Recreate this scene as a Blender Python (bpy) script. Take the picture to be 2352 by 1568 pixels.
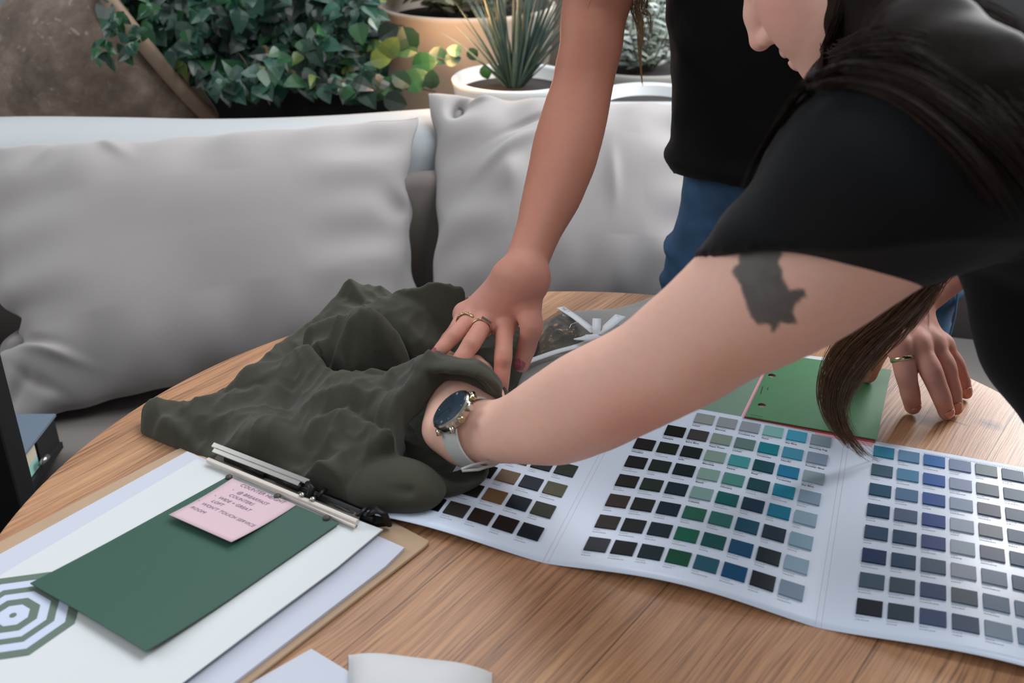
import bpy, bmesh, math, random
import numpy as np
from mathutils import Vector, Matrix, noise as mnoise

random.seed(7)
sc = bpy.context.scene
for _o in list(bpy.data.objects):
    bpy.data.objects.remove(_o)

# ------------------------------------------------------------------ camera
PITCH, CAM_Z, FPX = .478, 1.32, 2400.0
cd = bpy.data.cameras.new('camera')
cam = bpy.data.objects.new('camera', cd)
sc.collection.objects.link(cam)
cam.location = (0, 0, CAM_Z)
cam.rotation_euler = (math.pi / 2 - PITCH, 0, 0)
cd.sensor_width = 36
cd.lens = 36 * FPX / 2352
cd.clip_start = .02
cd.dof.use_dof = True
cd.dof.focus_distance = 1.10
cd.dof.aperture_fstop = 7.1
sc.camera = cam

# ------------------------------------------------------------------ light
w = bpy.data.worlds.new('world'); sc.world = w; w.use_nodes = True
bg = w.node_tree.nodes['Background']
bg.inputs[0].default_value = (.86, .92, 1.0, 1)
bg.inputs[1].default_value = .22
sc.view_settings.view_transform = 'Standard'
sc.view_settings.look = 'None'
sc.view_settings.exposure = 0.42
sc.view_settings.gamma = 1.0
sc.view_settings.use_curve_mapping = False


def area(name, loc, target, size, power, color, size_y=None):
    l = bpy.data.lights.new(name, 'AREA')
    l.energy = power; l.color = color; l.size = size
    if size_y:
        l.shape = 'RECTANGLE'; l.size_y = size_y
    o = bpy.data.objects.new(name, l); sc.collection.objects.link(o)
    o.location = loc
    o.rotation_euler = (Vector(target) - Vector(loc)).to_track_quat('-Z', 'Y').to_euler()
    return o


area('skylight_back', (.5, 2.9, 3.3), (.1, 1.0, .7), 2.4, 32, (.90, .95, 1.0), 1.4)
area('window_light_left', (-2.6, 1.0, 2.3), (0, 1.1, .8), 1.8, 26, (.95, .97, 1.0), 1.4)
area('window_light_right', (2.1, 2.7, 2.1), (.3, .9, .75), 1.5, 84, (.98, .98, 1.0), 1.2)
area('table_fill_light', (1.15, 1.0, 2.9), (.35, .85, .75), 1.3, 38, (.90, .95, 1.0), 1.3)  # fill added to brighten the tabletop and arm, no such source known
area('skylight_camera_side', (-.6, -1.6, 2.9), (.1, 1.0, .8), 2.0, 9, (.97, .97, 1.0), 1.4)
_sp = bpy.data.lights.new('planter_uplight', 'POINT'); _sp.energy = 1.6; _sp.color = (1, .55, .25); _sp.shadow_soft_size = .03
_spo = bpy.data.objects.new('planter_uplight', _sp); sc.collection.objects.link(_spo); _spo.location = (-.13, 2.10, .90)

# ------------------------------------------------------------------ helpers
C = sc.collection
CA, SA = math.cos(PITCH), math.sin(PITCH)


def ray(px, py):
    u = (px - 1176) / FPX; v = -(py - 784) / FPX
    return np.array([u, CA + v * SA, -SA + v * CA])


def atz(px, py, z=.75):
    r = ray(px, py); return r * ((z - CAM_Z) / r[2]) + np.array([0, 0, CAM_Z])


def aty(px, py, y):
    r = ray(px, py); return r * (y / r[1]) + np.array([0, 0, CAM_Z])


def atd(px, py, d):
    return ray(px, py) * d + np.array([0, 0, CAM_Z])


def s2l(h, k=1.0):
    """sRGB hex -> linear RGBA"""
    if isinstance(h, str):
        h = h.lstrip('#'); c = [int(h[i:i + 2], 16) / 255 for i in (0, 2, 4)]
    else:
        c = h
    c = [(x / 12.92 if x <= .04045 else ((x + .055) / 1.055) ** 2.4) * k for x in c]
    return (min(c[0], 1), min(c[1], 1), min(c[2], 1), 1)


_mats = {}


def mat(name, col, rough=.6, metal=0., spec=.5, noise=None, bump=None, sss=0, sheen=0, trans=0, coat=0, col2=None, nscale=20, emit=None):
    """procedural principled material: colour varied by noise, optional bump"""
    if name in _mats: return _mats[name]
    m = bpy.data.materials.new(name); m.use_nodes = True
    nt = m.node_tree; b = nt.nodes['Principled BSDF']
    if isinstance(col, str): col = s2l(col)
    if isinstance(col2, str): col2 = s2l(col2)
    b.inputs['Base Color'].default_value = col
    b.inputs['Roughness'].default_value = rough
    b.inputs['Metallic'].default_value = metal
    b.inputs['Specular IOR Level'].default_value = spec
    if coat: b.inputs['Coat Weight'].default_value = coat
    if trans: b.inputs['Transmission Weight'].default_value = trans
    if sheen:
        b.inputs['Sheen Weight'].default_value = sheen; b.inputs['Sheen Roughness'].default_value = .5
    if sss:
        b.inputs['Subsurface Weight'].default_value = sss
        b.inputs['Subsurface Radius'].default_value = (1, .35, .2); b.inputs['Subsurface Scale'].default_value = .012
    tc = nt.nodes.new('ShaderNodeTexCoord')
    n = nt.nodes.new('ShaderNodeTexNoise'); n.inputs['Scale'].default_value = nscale; n.inputs['Detail'].default_value = 5
    nt.links.new(tc.outputs['Object'], n.inputs['Vector'])
    mx = nt.nodes.new('ShaderNodeMix'); mx.data_type = 'RGBA'
    k = noise if noise is not None else .06
    mx.inputs['A'].default_value = col if col2 is None else col
    c2 = col2 if col2 is not None else tuple(min(1, x * (1 - k)) for x in col[:3]) + (1,)
    mx.inputs['B'].default_value = c2
    nt.links.new(n.outputs['Fac'], mx.inputs['Factor'])
    nt.links.new(mx.outputs['Result'], b.inputs['Base Color'])
    if bump:
        bs, bd, bst = bump
        n2 = nt.nodes.new('ShaderNodeTexNoise'); n2.inputs['Scale'].default_value = bs; n2.inputs['Detail'].default_value = 4
        nt.links.new(tc.outputs['Object'], n2.inputs['Vector'])
        bn = nt.nodes.new('ShaderNodeBump'); bn.inputs['Distance'].default_value = bd; bn.inputs['Strength'].default_value = bst
        nt.links.new(n2.outputs['Fac'], bn.inputs['Height']); nt.links.new(bn.outputs['Normal'], b.inputs['Normal'])
    if emit:
        b.inputs['Emission Color'].default_value = emit[0]; b.inputs['Emission Strength'].default_value = emit[1]
    _mats[name] = m
    return m


def tag(o, label=None, cat=None, group=None, kind=None):
    if label: o['label'] = label
    if cat: o['category'] = cat
    if group: o['group'] = group
    if kind: o['kind'] = kind
    return o


def empty(name, loc, label=None, cat=None, group=None, kind=None):
    o = bpy.data.objects.new(name, None); C.objects.link(o); o.location = loc; o.empty_display_size = .05
    return tag(o, label, cat, group, kind)


def pyobj(name, verts, faces, m=None, parent=None, smooth=True, **kw):
    """link world-space verts/faces as one mesh object; origin at its own base"""
    v = np.asarray(verts, dtype=np.float64).reshape(-1, 3)
    org = np.array([(v[:, 0].min() + v[:, 0].max()) / 2, (v[:, 1].min() + v[:, 1].max()) / 2, v[:, 2].min()])
    me = bpy.data.meshes.new(name)
    me.from_pydata((v - org).tolist(), [], [tuple(int(i) for i in f) for f in faces])
    if smooth: me.polygons.foreach_set('use_smooth', [True] * len(me.polygons))
    me.update()
    o = bpy.data.objects.new(name, me); C.objects.link(o)
    mats = m if isinstance(m, (list, tuple)) else [m]
    for q in mats:
        if q: me.materials.append(q)
    o.location = org
    if parent is not None:
        o.parent = parent
        o.matrix_parent_inverse = Matrix.Identity(4)
        wp = np.array(parent.location)
        pp = parent
        while pp.parent is not None:
            pp = pp.parent; wp = wp + np.array(pp.location)
        o.location = org - wp
    return tag(o, **kw)


class MB:
    """mesh builder in world space"""
    def __init__(s): s.v = []; s.f = []; s.mi = []

    def add(s, vs, fs, mi=0):
        b = len(s.v); s.v += [tuple(map(float, q)) for q in vs]; s.f += [[b + i for i in f] for f in fs]; s.mi += [mi] * len(fs)

    def prism(s, poly, z0, z1, mi=0):
        """vertical prism of an xy polygon; z0,z1 floats or functions"""
        n = len(poly)
        f0 = z0 if callable(z0) else (lambda x, y: z0); f1 = z1 if callable(z1) else (lambda x, y: z1)
        vs = [(p[0], p[1], f0(p[0], p[1])) for p in poly] + [(p[0], p[1], f1(p[0], p[1])) for p in poly]
        a = sum(poly[i][0] * poly[(i + 1) % n][1] - poly[(i + 1) % n][0] * poly[i][1] for i in range(n))
        fs = [list(range(n))[::-1], list(range(n, 2 * n))] + [[i, (i + 1) % n, n + (i + 1) % n, n + i] for i in range(n)]
        if a < 0: fs = [f[::-1] for f in fs]
        s.add(vs, fs, mi)

    def box(s, o, ex, ey, ez, mi=0):
        """box from corner o with edge vectors"""
        o, ex, ey, ez = map(np.array, (o, ex, ey, ez))
        vs = [o, o + ex, o + ex + ey, o + ey]; vs += [q + ez for q in vs]
        s.add(vs, [[3, 2, 1, 0], [4, 5, 6, 7], [0, 1, 5, 4], [1, 2, 6, 5], [2, 3, 7, 6], [3, 0, 4, 7]], mi)

    def tube(s, pts, rad, seg=8, mi=0, cap=True, flat=None):
        pts = [np.array(p, float) for p in pts]; n = len(pts)
        rads = rad if hasattr(rad, '__len__') else [rad] * n
        ring = []
        up = None
        for i, p in enumerate(pts):
            t = pts[min(i + 1, n - 1)] - pts[max(i - 1, 0)]; t /= (np.linalg.norm(t) + 1e-12)
            if up is None:
                up = np.array([0, 0, 1.]) if abs(t[2]) < .9 else np.array([1., 0, 0])
            a = np.cross(t, up); a /= np.linalg.norm(a); b = np.cross(a, t); up = b
            ring.append([p + rads[i] * (math.cos(k * 2 * math.pi / seg) * a + math.sin(k * 2 * math.pi / seg) * b * (flat or 1)) for k in range(seg)])
        vs = [q for r in ring for q in r]
        fs = [[i * seg + k, i * seg + (k + 1) % seg, (i + 1) * seg + (k + 1) % seg, (i + 1) * seg + k] for i in range(n - 1) for k in range(seg)]
        if cap: fs += [list(range(seg))[::-1], [(n - 1) * seg + k for k in range(seg)]]
        s.add(vs, fs, mi)

    def lathe(s, prof, origin, axis=(0, 0, 1), seg=48, mi=0, sx=1., capb=True):
        ax = Vector(axis).normalized(); q = Vector((0, 0, 1)).rotation_difference(ax)
        vs = []
        for r, h in prof:
            for k in range(seg):
                t = 2 * math.pi * k / seg
                p = q @ Vector((r * math.cos(t) * sx, r * math.sin(t), h)); vs.append((p.x + origin[0], p.y + origin[1], p.z + origin[2]))
        n = len(prof)
        fs = [[i * seg + k, i * seg + (k + 1) % seg, (i + 1) * seg + (k + 1) % seg, (i + 1) * seg + k] for i in range(n - 1) for k in range(seg)]
        if capb: fs += [list(range(seg))[::-1]]
        fs += [[(n - 1) * seg + k for k in range(seg)]]
        s.add(vs, fs, mi)

    def build(s, name, m, parent=None, smooth=False, **kw):
        o = pyobj(name, s.v, s.f, m, parent, smooth, **kw)
        if any(s.mi): o.data.polygons.foreach_set('material_index', s.mi)
        return o


def bevel(o, wd=.002, seg=2):
    md = o.modifiers.new('bevel', 'BEVEL'); md.width = wd; md.segments = seg; md.limit_method = 'ANGLE'; md.angle_limit = math.radians(40)
    return o


def grid_faces(nu, nv, wrap=False):
    f = []
    for i in range(nu - 1):
        for j in range(nv - (0 if wrap else 1)):
            f.append([i * nv + j, (i + 1) * nv + j, (i + 1) * nv + (j + 1) % nv, i * nv + (j + 1) % nv])
    return f


def text_mesh(txt, size, spacing=1.0, shear=0., bold=0.):
    """letters as verts/faces in the xy plane, baseline origin at left"""
    cu = bpy.data.curves.new('letters', 'FONT'); cu.body = txt; cu.size = size; cu.space_character = spacing; cu.shear = shear; cu.offset = bold
    cu.resolution_u = 2
    o = bpy.data.objects.new('letters', cu); C.objects.link(o)
    dg = bpy.context.evaluated_depsgraph_get(); dg.update()
    me = o.evaluated_get(dg).to_mesh()
    vs = np.array([v.co[:] for v in me.vertices]).reshape(-1, 3); fs = [list(p.vertices) for p in me.polygons]
    o.evaluated_get(dg).to_mesh_clear(); bpy.data.objects.remove(o); bpy.data.curves.remove(cu)
    return vs, fs


def add_text(mb, txt, size, org, ex, ey, zf=None, lift=.0003, mi=0, **kw):
    """place flat letters with baseline direction ex, up direction ey"""
    vs, fs = text_mesh(txt, size, **kw)
    if len(vs) == 0: return
    org, ex, ey = np.array(org), np.array(ex, float), np.array(ey, float)
    P = org + vs[:, :1] * ex + vs[:, 1:2] * ey
    if zf is not None: P[:, 2] = [zf(a, b) for a, b in P[:, :2]]
    P[:, 2] += lift
    mb.add(P, fs, mi)
# ================================================================== room
PLASTER = mat('white_plaster', '#a6aaac', .75, noise=.08, nscale=6, bump=(60, .002, .25))
WALLM = mat('pale_wall', '#cfcac6', .8, noise=.12, nscale=2, bump=(30, .003, .2))
FLOORM = mat('stone_floor', '#6d675f', .6, noise=.3, nscale=5, bump=(40, .002, .3))
FABRIC = mat('taupe_linen', '#928d8b', .9, noise=.10, nscale=7, bump=(900, .0006, .5), sheen=.25)
PADM = mat('taupe_pad_fabric', '#736c66', .9, noise=.10, nscale=9, bump=(900, .0006, .5), sheen=.2)

m = MB(); m.box((-4, -3, -.05), (8, 0, 0), (0, 8, 0), (0, 0, .05)); m.build('floor', FLOORM, kind='structure')
m = MB(); m.box((-4, 4.6, 0), (8, 0, 0), (0, .1, 0), (0, 0, 3.2)); m.build('wall_back', WALLM, kind='structure')

# ---- round oak table
TC = np.array([.0747, .7204]); TR = .5253; TZ = .75


def oak():
    mt = bpy.data.materials.new('oak_planks'); mt.use_nodes = True; nt = mt.node_tree; L = nt.links
    b = nt.nodes['Principled BSDF']; N = nt.nodes.new
    tc = N('ShaderNodeTexCoord')
    mp = N('ShaderNodeMapping'); mp.inputs['Rotation'].default_value = (0, 0, -math.radians(53.5))
    L.new(tc.outputs['Object'], mp.inputs['Vector'])
    sx = N('ShaderNodeSeparateXYZ'); L.new(mp.outputs[0], sx.inputs[0])
    # wobble of the grain
    wn = N('ShaderNodeTexNoise'); wn.inputs['Scale'].default_value = 5; wn.inputs['Detail'].default_value = 2; L.new(mp.outputs[0], wn.inputs['Vector'])

    def math_(op, a, bb, c=None):
        n = N('ShaderNodeMath'); n.operation = op
        for i, x in enumerate((a, bb, c)):
            if x is None: continue
            if isinstance(x, (int, float)): n.inputs[i].default_value = x
            else: L.new(x, n.inputs[i])
        return n.outputs[0]
    # plank index across the grain, seam passes where the photo shows it
    PW = .16
    py = math_('MULTIPLY_ADD', sx.outputs['Y'], 1 / PW, SEAM)
    fl = math_('FLOOR', py, 0); fr = math_('FRACT', py, 0)
    seam = math_('LESS_THAN', fr, .008)
    rnd = N('ShaderNodeTexWhiteNoise'); rnd.noise_dimensions = '1D'; L.new(fl, rnd.inputs['W'])
    # grain lines: noise stretched along x, warped
    cmb = N('ShaderNodeCombineXYZ')
    L.new(math_('MULTIPLY', sx.outputs['X'], 1.0), cmb.inputs[0])
    wob = math_('MULTIPLY', wn.outputs['Fac'], .016)
    yy = math_('ADD', sx.outputs['Y'], wob)
    L.new(yy, cmb.inputs[1]); L.new(math_('MULTIPLY', fl, 3.7), cmb.inputs[2])
    m2 = N('ShaderNodeMapping'); m2.inputs['Scale'].default_value = (9, 400, 1); L.new(cmb.outputs[0], m2.inputs['Vector'])
    g1 = N('ShaderNodeTexNoise'); g1.inputs['Scale'].default_value = 1; g1.inputs['Detail'].default_value = 4; g1.inputs['Roughness'].default_value = .65; L.new(m2.outputs[0], g1.inputs['Vector'])
    m3 = N('ShaderNodeMapping'); m3.inputs['Scale'].default_value = (2.2, 26, 1); L.new(cmb.outputs[0], m3.inputs['Vector'])
    g2 = N('ShaderNodeTexNoise'); g2.inputs['Scale'].default_value = 1; g2.inputs['Detail'].default_value = 3; L.new(m3.outputs[0], g2.inputs['Vector'])
    cr = N('ShaderNodeValToRGB'); e = cr.color_ramp.elements
    e[0].position = .33; e[0].color = s2l('#765a44'); e[1].position = .60; e[1].color = s2l('#b48c68')
    x = cr.color_ramp.elements.new(.46); x.color = s2l('#a17c5e')
    L.new(g1.outputs['Fac'], cr.inputs[0])
    c2 = N('ShaderNodeValToRGB'); e = c2.color_ramp.elements
    e[0].position = .3; e[0].color = s2l('#c0a285'); e[1].position = .7; e[1].color = s2l('#f0e2d0')
    L.new(g2.outputs['Fac'], c2.inputs[0])
    mx = N('ShaderNodeMix'); mx.data_type = 'RGBA'; mx.blend_type = 'MULTIPLY'; mx.inputs['Factor'].default_value = .8
    L.new(cr.outputs[0], mx.inputs['A']); L.new(c2.outputs[0], mx.inputs['B'])
    hv = N('ShaderNodeHueSaturation'); L.new(mx.outputs['Result'], hv.inputs['Color'])
    L.new(math_('MULTIPLY_ADD', rnd.outputs['Value'], .3, 1.15), hv.inputs['Value']); hv.inputs['Saturation'].default_value = .95
    # knots
    def knot(px, py_, rx, ry, prev):
        c = atz(px, py_) - np.array([TC[0], TC[1], 0]) ; a = math.radians(53.5)
        kx = c[0] * math.cos(a) + c[1] * math.sin(a); ky = -c[0] * math.sin(a) + c[1] * math.cos(a)
        dx = math_('MULTIPLY', math_('SUBTRACT', sx.outputs['X'], kx), 1 / rx); dy = math_('MULTIPLY', math_('SUBTRACT', sx.outputs['Y'], ky), 1 / ry)
        d = math_('ADD', math_('MULTIPLY', dx, dx), math_('MULTIPLY', dy, dy))
        k = math_('SUBTRACT', 1.0, d); n = N('ShaderNodeClamp'); L.new(math_('MULTIPLY', k, .75), n.inputs['Value'])
        q = N('ShaderNodeMix'); q.data_type = 'RGBA'; L.new(n.outputs[0], q.inputs['Factor']); L.new(prev, q.inputs['A']); q.inputs['B'].default_value = s2l('#4a3526')
        return q.outputs['Result']
    col = hv.outputs[0]
    col = knot(2275, 975, .012, .016, col); col = knot(2272, 974, .003, .009, col); col = knot(2120, 965, .013, .02, col); col = knot(2205, 972, .002, .012, col)
    sm = N('ShaderNodeMix'); sm.data_type = 'RGBA'; L.new(math_('MULTIPLY', seam, .7), sm.inputs['Factor']); L.new(col, sm.inputs['A']); sm.inputs['B'].default_value = s2l('#3c2718')
    L.new(sm.outputs['Result'], b.inputs['Base Color'])
    b.inputs['Roughness'].default_value = .44; b.inputs['Specular IOR Level'].default_value = .6
    bp = N('ShaderNodeBump'); bp.inputs['Distance'].default_value = .0006; bp.inputs['Strength'].default_value = .5
    L.new(g1.outputs['Fac'], bp.inputs['Height']); L.new(bp.outputs[0], b.inputs['Normal'])
    return mt


_q = atz(2300, 1000) - np.array([TC[0], TC[1], 0]); _a = math.radians(53.5)
SEAM = 10 - ((-_q[0] * math.sin(_a) + _q[1] * math.cos(_a)) / .16)
OAK = oak()
tbl = empty('round_table', (TC[0], TC[1], 0), 'round oak plank table in the middle with papers and fabric spread on top', 'table')
m = MB(); m.lathe([(TR - .02, 0), (TR - .004, .006), (TR, .012), (TR, .026), (TR - .002, .0295), (TR - .004, .03)], (TC[0], TC[1], TZ - .03), seg=160)
tt = m.build('table_top', OAK, tbl, smooth=False)
BLK = mat('black_metal', '#15161a', .4, metal=.6)
m = MB(); m.lathe([(.045, 0), (.045, .04), (.035, .06), (.035, .66), (.16, .70), (.16, .715)], (TC[0], TC[1], .01), seg=32); m.build('pedestal', BLK, tbl, smooth=False)
m = MB(); m.lathe([(.30, 0), (.30, .01), (.28, .014)], (TC[0], TC[1], 0), seg=48); m.build('foot_plate', BLK, tbl)

# ---- built-in curved plaster bench
bn = empty('curved_bench', (0, 1.8, 0), 'curved built-in white plaster bench with taupe seat pad behind the table', 'bench')
back = [(-1.9, 1.50), (-1.45, 1.78), (-1.2, 1.87), (-.955, 1.925), (-.75, 1.925), (-.54, 1.912), (-.34, 1.935), (-.148, 1.985), (.05, 2.02), (.234, 2.036), (.6, 2.02), (1.0, 1.93), (1.4, 1.76), (1.8, 1.5)]
def catmull(P, n=8):
    P = [np.array(p, float) for p in P]; out = []
    for i in range(len(P) - 1):
        p0, p1, p2, p3 = P[max(i - 1, 0)], P[i], P[i + 1], P[min(i + 2, len(P) - 1)]
        for k in range(n):
            t = k / n
            out.append(.5 * ((2 * p1) + (-p0 + p2) * t + (2 * p0 - 5 * p1 + 4 * p2 - p3) * t * t + (-p0 + 3 * p1 - 3 * p2 + p3) * t ** 3))
    out.append(P[-1]); return out
bk = catmull(back, 6)
def offs(P, d):
    out = []
    for i, p in enumerate(P):
        t = P[min(i + 1, len(P) - 1)] - P[max(i - 1, 0)]; t = t / np.linalg.norm(t); out.append(p + d * np.array([t[1], -t[0]]))
    return out
def sweep(prof, name, mm, parent):
    vs = []; n = len(prof)
    for d, z in prof:
        for p in offs(bk, d): vs.append((p[0], p[1], z))
    nn = len(bk); fs = []
    for i in range(n):
        for j in range(nn - 1):
            a, b_ = i, (i + 1) % n
            fs.append([a * nn + j, a * nn + j + 1, b_ * nn + j + 1, b_ * nn + j])
    fs += [[i * nn for i in range(n)], [i * nn + nn - 1 for i in range(n)][::-1]]
    fs = [f[::-1] for f in fs]
    return pyobj(name, vs, fs, mm, parent)
sweep([(0, .02), (0, .765), (.006, .788), (.02, .80), (.10, .806), (.155, .800), (.185, .785), (.20, .76), (.215, .45), (.215, .02)], 'backrest', PLASTER, bn)
sweep([(.216, .01), (.216, .36), (.61, .36), (.61, .01)], 'seat_base', PLASTER, bn)
sweep([(.268, .365), (.268, .43), (.28, .45), (.59, .45), (.61, .44), (.622, .42), (.622, .38), (.61, .365)], 'seat_pad', PADM, bn)

sweep([(.218, .40), (.218, .735), (.235, .75), (.255, .745), (.265, .73), (.265, .40)], 'gap_shade_pad', mat('gap_shade_taupe', '#746c66', .9, noise=.1, sheen=.2), bn)  # pad added to darken the gap between the cushions, in place of shade

def fold(P, x0, y0, dx, dy, w, h):
    pass


def cushion(name, corners, thick, label, seed=0, wr=1.0, dents=(), notch=None, mm=None, parent=None):
    """plump cushion: corners TL TR BR BL are 3D points of the seam plane"""
    TL, TR_, BR, BL = [np.array(c, float) for c in corners]
    nrm = np.cross(TR_ - TL, BL - TL); nrm /= np.linalg.norm(nrm)
    if nrm[1] > 0: nrm = -nrm
    n = 121; vs = []; rs = np.random.RandomState(seed)
    ph = rs.rand(12) * 7
    # radial gathers running in from each seam
    def side(s):
        for i in range(n):
            for j in range(n):
                u = -1 + 2 * i / (n - 1); v = -1 + 2 * j / (n - 1)
                # pinched outline: edges bow inward, corners stay out
                pu = u * (1 - .055 * (1 - abs(v) ** 2.2) * abs(u) ** 3); pv = v * (1 - .07 * (1 - abs(u) ** 2.2) * abs(v) ** 3)
                if notch and u < 0: pu += notch[2] * math.exp(-((v - notch[0]) / notch[1]) ** 2) * abs(u) ** 4
                ew = .008 * wr * (math.sin(9 * u + ph[0]) + .7 * math.sin(17 * u + ph[1]) + .5 * math.sin(29 * u + ph[4])) * abs(v) ** 6
                ew2 = .008 * wr * (math.sin(8 * v + ph[2]) + .7 * math.sin(15 * v + ph[3])) * abs(u) ** 6
                a, b2 = (pu + ew2 + 1) / 2, (pv + ew + 1) / 2
                P = TL * (1 - a) * (1 - b2) + TR_ * a * (1 - b2) + BR * a * b2 + BL * (1 - a) * b2
                t = (max(0, 1 - abs(u) ** 2.6) ** .55) * (max(0, 1 - abs(v) ** 2.6) ** .55)
                eu = max(0, (abs(v) - .45) / .55) ; ev = max(0, (abs(u) - .45) / .55)
                g = wr * .012 * (math.sin(13 * u + ph[5] + 2 * v) * math.sin(5 * u + ph[6])) * eu * (1 - abs(v) ** 8)
                g += wr * .012 * (math.sin(11 * v + ph[7] + 2 * u) * math.sin(4 * v + ph[8])) * ev * (1 - abs(u) ** 8)
                nz = mnoise.noise(Vector((u * 1.6 + seed, v * 1.6, .3))) * .010
                d = thick * t + g + nz * t
                for (du, dv, r1, r2, ang, dep) in dents:
                    ca, sa = math.cos(ang), math.sin(ang); x, y = u - du, v - dv
                    X, Y = x * ca + y * sa, -x * sa + y * ca
                    d += dep * math.exp(-(X / r1) ** 2 - (Y / r2) ** 2)
                vs.append(tuple(P + s * nrm * (d if s > 0 else d * .35)))
    side(1); side(-1)
    f = grid_faces(n, n); f2 = [[a + n * n for a in q][::-1] for q in f]
    o = pyobj(name, vs, f + f2, mm or FABRIC, parent, True, label=label, cat='cushion')
    bm = bmesh.new(); bm.from_mesh(o.data); bmesh.ops.remove_doubles(bm, verts=bm.verts, dist=.0008); bmesh.ops.recalc_face_normals(bm, faces=bm.faces); bm.to_mesh(o.data); bm.free()
    return o


cushion('sofa_cushion', [aty(-60, 338, 1.76), aty(957, 270, 1.80), aty(977, 760, 1.53), aty(-6, 1005, 1.37)], .085,
        'large taupe linen cushion at left, its lower left corner creased', seed=3, wr=1.1, notch=(.30, .10, .11),
        dents=[(-.93, .42, .10, .06, .3, -.035), (-.80, .50, .14, .03, .6, -.014), (-.78, .78, .14, .03, .9, -.012), (-.72, .60, .20, .03, .75, .010), (.93, -.10, .07, .12, 0, -.02), (-.62, -.86, .05, .14, .5, .010), (-.35, -.88, .04, .16, -.4, .010), (-.9, .8, .05, .14, .5, -.01)])
cushion('sofa_cushion', [aty(985, 215, 1.88), aty(1640, 245, 1.86), aty(1660, 750, 1.50), aty(985, 740, 1.50)], .08,
        'taupe linen cushion behind the standing person, its top left corner puckered', seed=8, wr=1.2,
        dents=[(-.80, -.80, .05, .10, .3, -.035), (-.62, -.9, .10, .04, -.6, .012), (-.1, -.35, .10, .05, .6, -.012), (-.42, -.30, .26, .05, -.75, .016), (-.45, -.05, .10, .15, .2, .014), (.25, -.05, .04, .2, 0, .008), (-.3, -.55, .25, .03, -.6, -.01)])
# ================================================================== things lying on the table
PAPERW = mat('white_paper', '#c9cccc', .7, noise=.03, nscale=4)
PAPERL = mat('cool_white_paper', '#bbbec9', .7, noise=.03, nscale=4)
KRAFT = mat('kraft_board', '#b09478', .75, noise=.18, nscale=25, bump=(300, .0004, .3))


def sheet(mb, px, z, th=.0004, mi=0, zf=None):
    """flat sheet whose corners sit where the photo shows them, z = top face"""
    poly = [atz(x, y, z)[:2] for x, y in px]
    mb.prism(poly, z - th, z, mi)


def rounded(px, r=.3, n=6, idx=None):
    out = []; N = len(px)
    for i, p in enumerate(px):
        if idx is not None and i not in idx: out.append(p); continue
        a = np.array(px[i - 1], float); b = np.array(p, float); c = np.array(px[(i + 1) % N], float)
        A_ = b + (a - b) * r; B_ = b + (c - b) * r
        for k in range(n + 1):
            t = k / n; out.append(tuple((1 - t) ** 2 * A_ + 2 * t * (1 - t) * b + t * t * B_))
    return out


cb = empty('clipboard', tuple(atz(480, 1350, .7505)), 'brown fibre clipboard with a metal spring clip, its end under the olive garment', 'clipboard')
m = MB(); sheet(m, rounded([(990, 1243), (340, 1745), (-560, 1535), (402, 1033), (440, 1018), (872, 1180)], .045, 5, {0}), .7540, .0034)
o = m.build('board', KRAFT, cb); bevel(o, .0006, 1)
DKM = mat('dark_blued_metal', '#1b1a1a', .45, metal=.5)
DBR = mat('dark_brown_plate', '#4a443f', .55, metal=.3)
CHR = mat('pale_chrome', '#b9b8b2', .25, metal=.9)
CLR = mat('pale_plastic_strip', '#cfc6bb', .35, noise=.05)
m = MB(); sheet(m, [(492, 1052), (500, 1043), (828, 1180), (820, 1205)], .7665, .002); bevel(m.build('clip_plate', DBR, cb), .0005, 1)
m = MB(); sheet(m, [(474, 1058), (482, 1055), (822, 1196), (814, 1208), ], .7685, .0022)
m.tube([atz(478, 1056, .7692), atz(821, 1199, .7692)], .0026, 10); m.build('clamp_bar', CLR, cb, smooth=False)
for (x, y) in ((526, 1097), (637, 1141), (750, 1191)):
    m = MB(); p = atz(x, y, .7668); m.lathe([(.0034, 0), (.0034, .0012), (.0022, .0026), (.001, .0032)], p, seg=12); m.build('rubber_stud', DBR, cb, smooth=True)
m = MB(); sheet(m, [(490, 1046), (486, 1036), (512, 1022), (700, 1090), (880, 1165), (893, 1200), (862, 1203), (818, 1180)], .7580, .0035); m.build('base_plate', DKM, cb)
m = MB(); m.tube([atz(520, 1052, .768), atz(860, 1192, .764)], .0036, 10); m.tube([atz(530, 1043, .770), atz(700, 1112, .770)], .0030, 10); m.build('spring_rod', DKM, cb)
m = MB()
a_, b_ = atz(486, 1026, .779), atz(706, 1112, .779); ex = b_ - a_; ey = atz(492, 1018, .781) - a_
m.box(a_, ex, ey, (0, 0, .0012)); m.box(a_ + ex * .03 - ey * .9 - np.array([0, 0, .0009]), ex * .9, ey * .9, (0, 0, .0008)); m.build('lever', CHR, cb)
m = MB()
m.tube([atz(706, 1110, .779), atz(716, 1122, .779), atz(712, 1136, .772), atz(700, 1142, .770)], [.003, .0034, .0034, .003], 8)
m.tube([atz(596, 1086, .770), atz(616, 1066, .775)], .0026, 8); m.tube([atz(728, 1142, .768), atz(748, 1122, .77)], .0024, 8); m.tube([atz(820, 1185, .766), atz(843, 1166, .769)], .0022, 8)
m.tube([atz(560, 1068, .770), atz(608, 1090, .770)], .0032, 8); m.tube([atz(640, 1100, .768), atz(690, 1122, .768)], .0038, 8); m.tube([atz(730, 1145, .766), atz(812, 1184, .764)], .003, 8)
m.build('hinge_arms', DKM, cb, smooth=True)
for (x, y) in ((694, 1137), (718, 1147)):
    m = MB(); m.lathe([(.0028, 0), (.0026, .0014), (.0014, .0024), (.0002, .0027)], atz(x, y, .7725), seg=14); m.build('rivet', CHR, cb, smooth=True)
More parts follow.
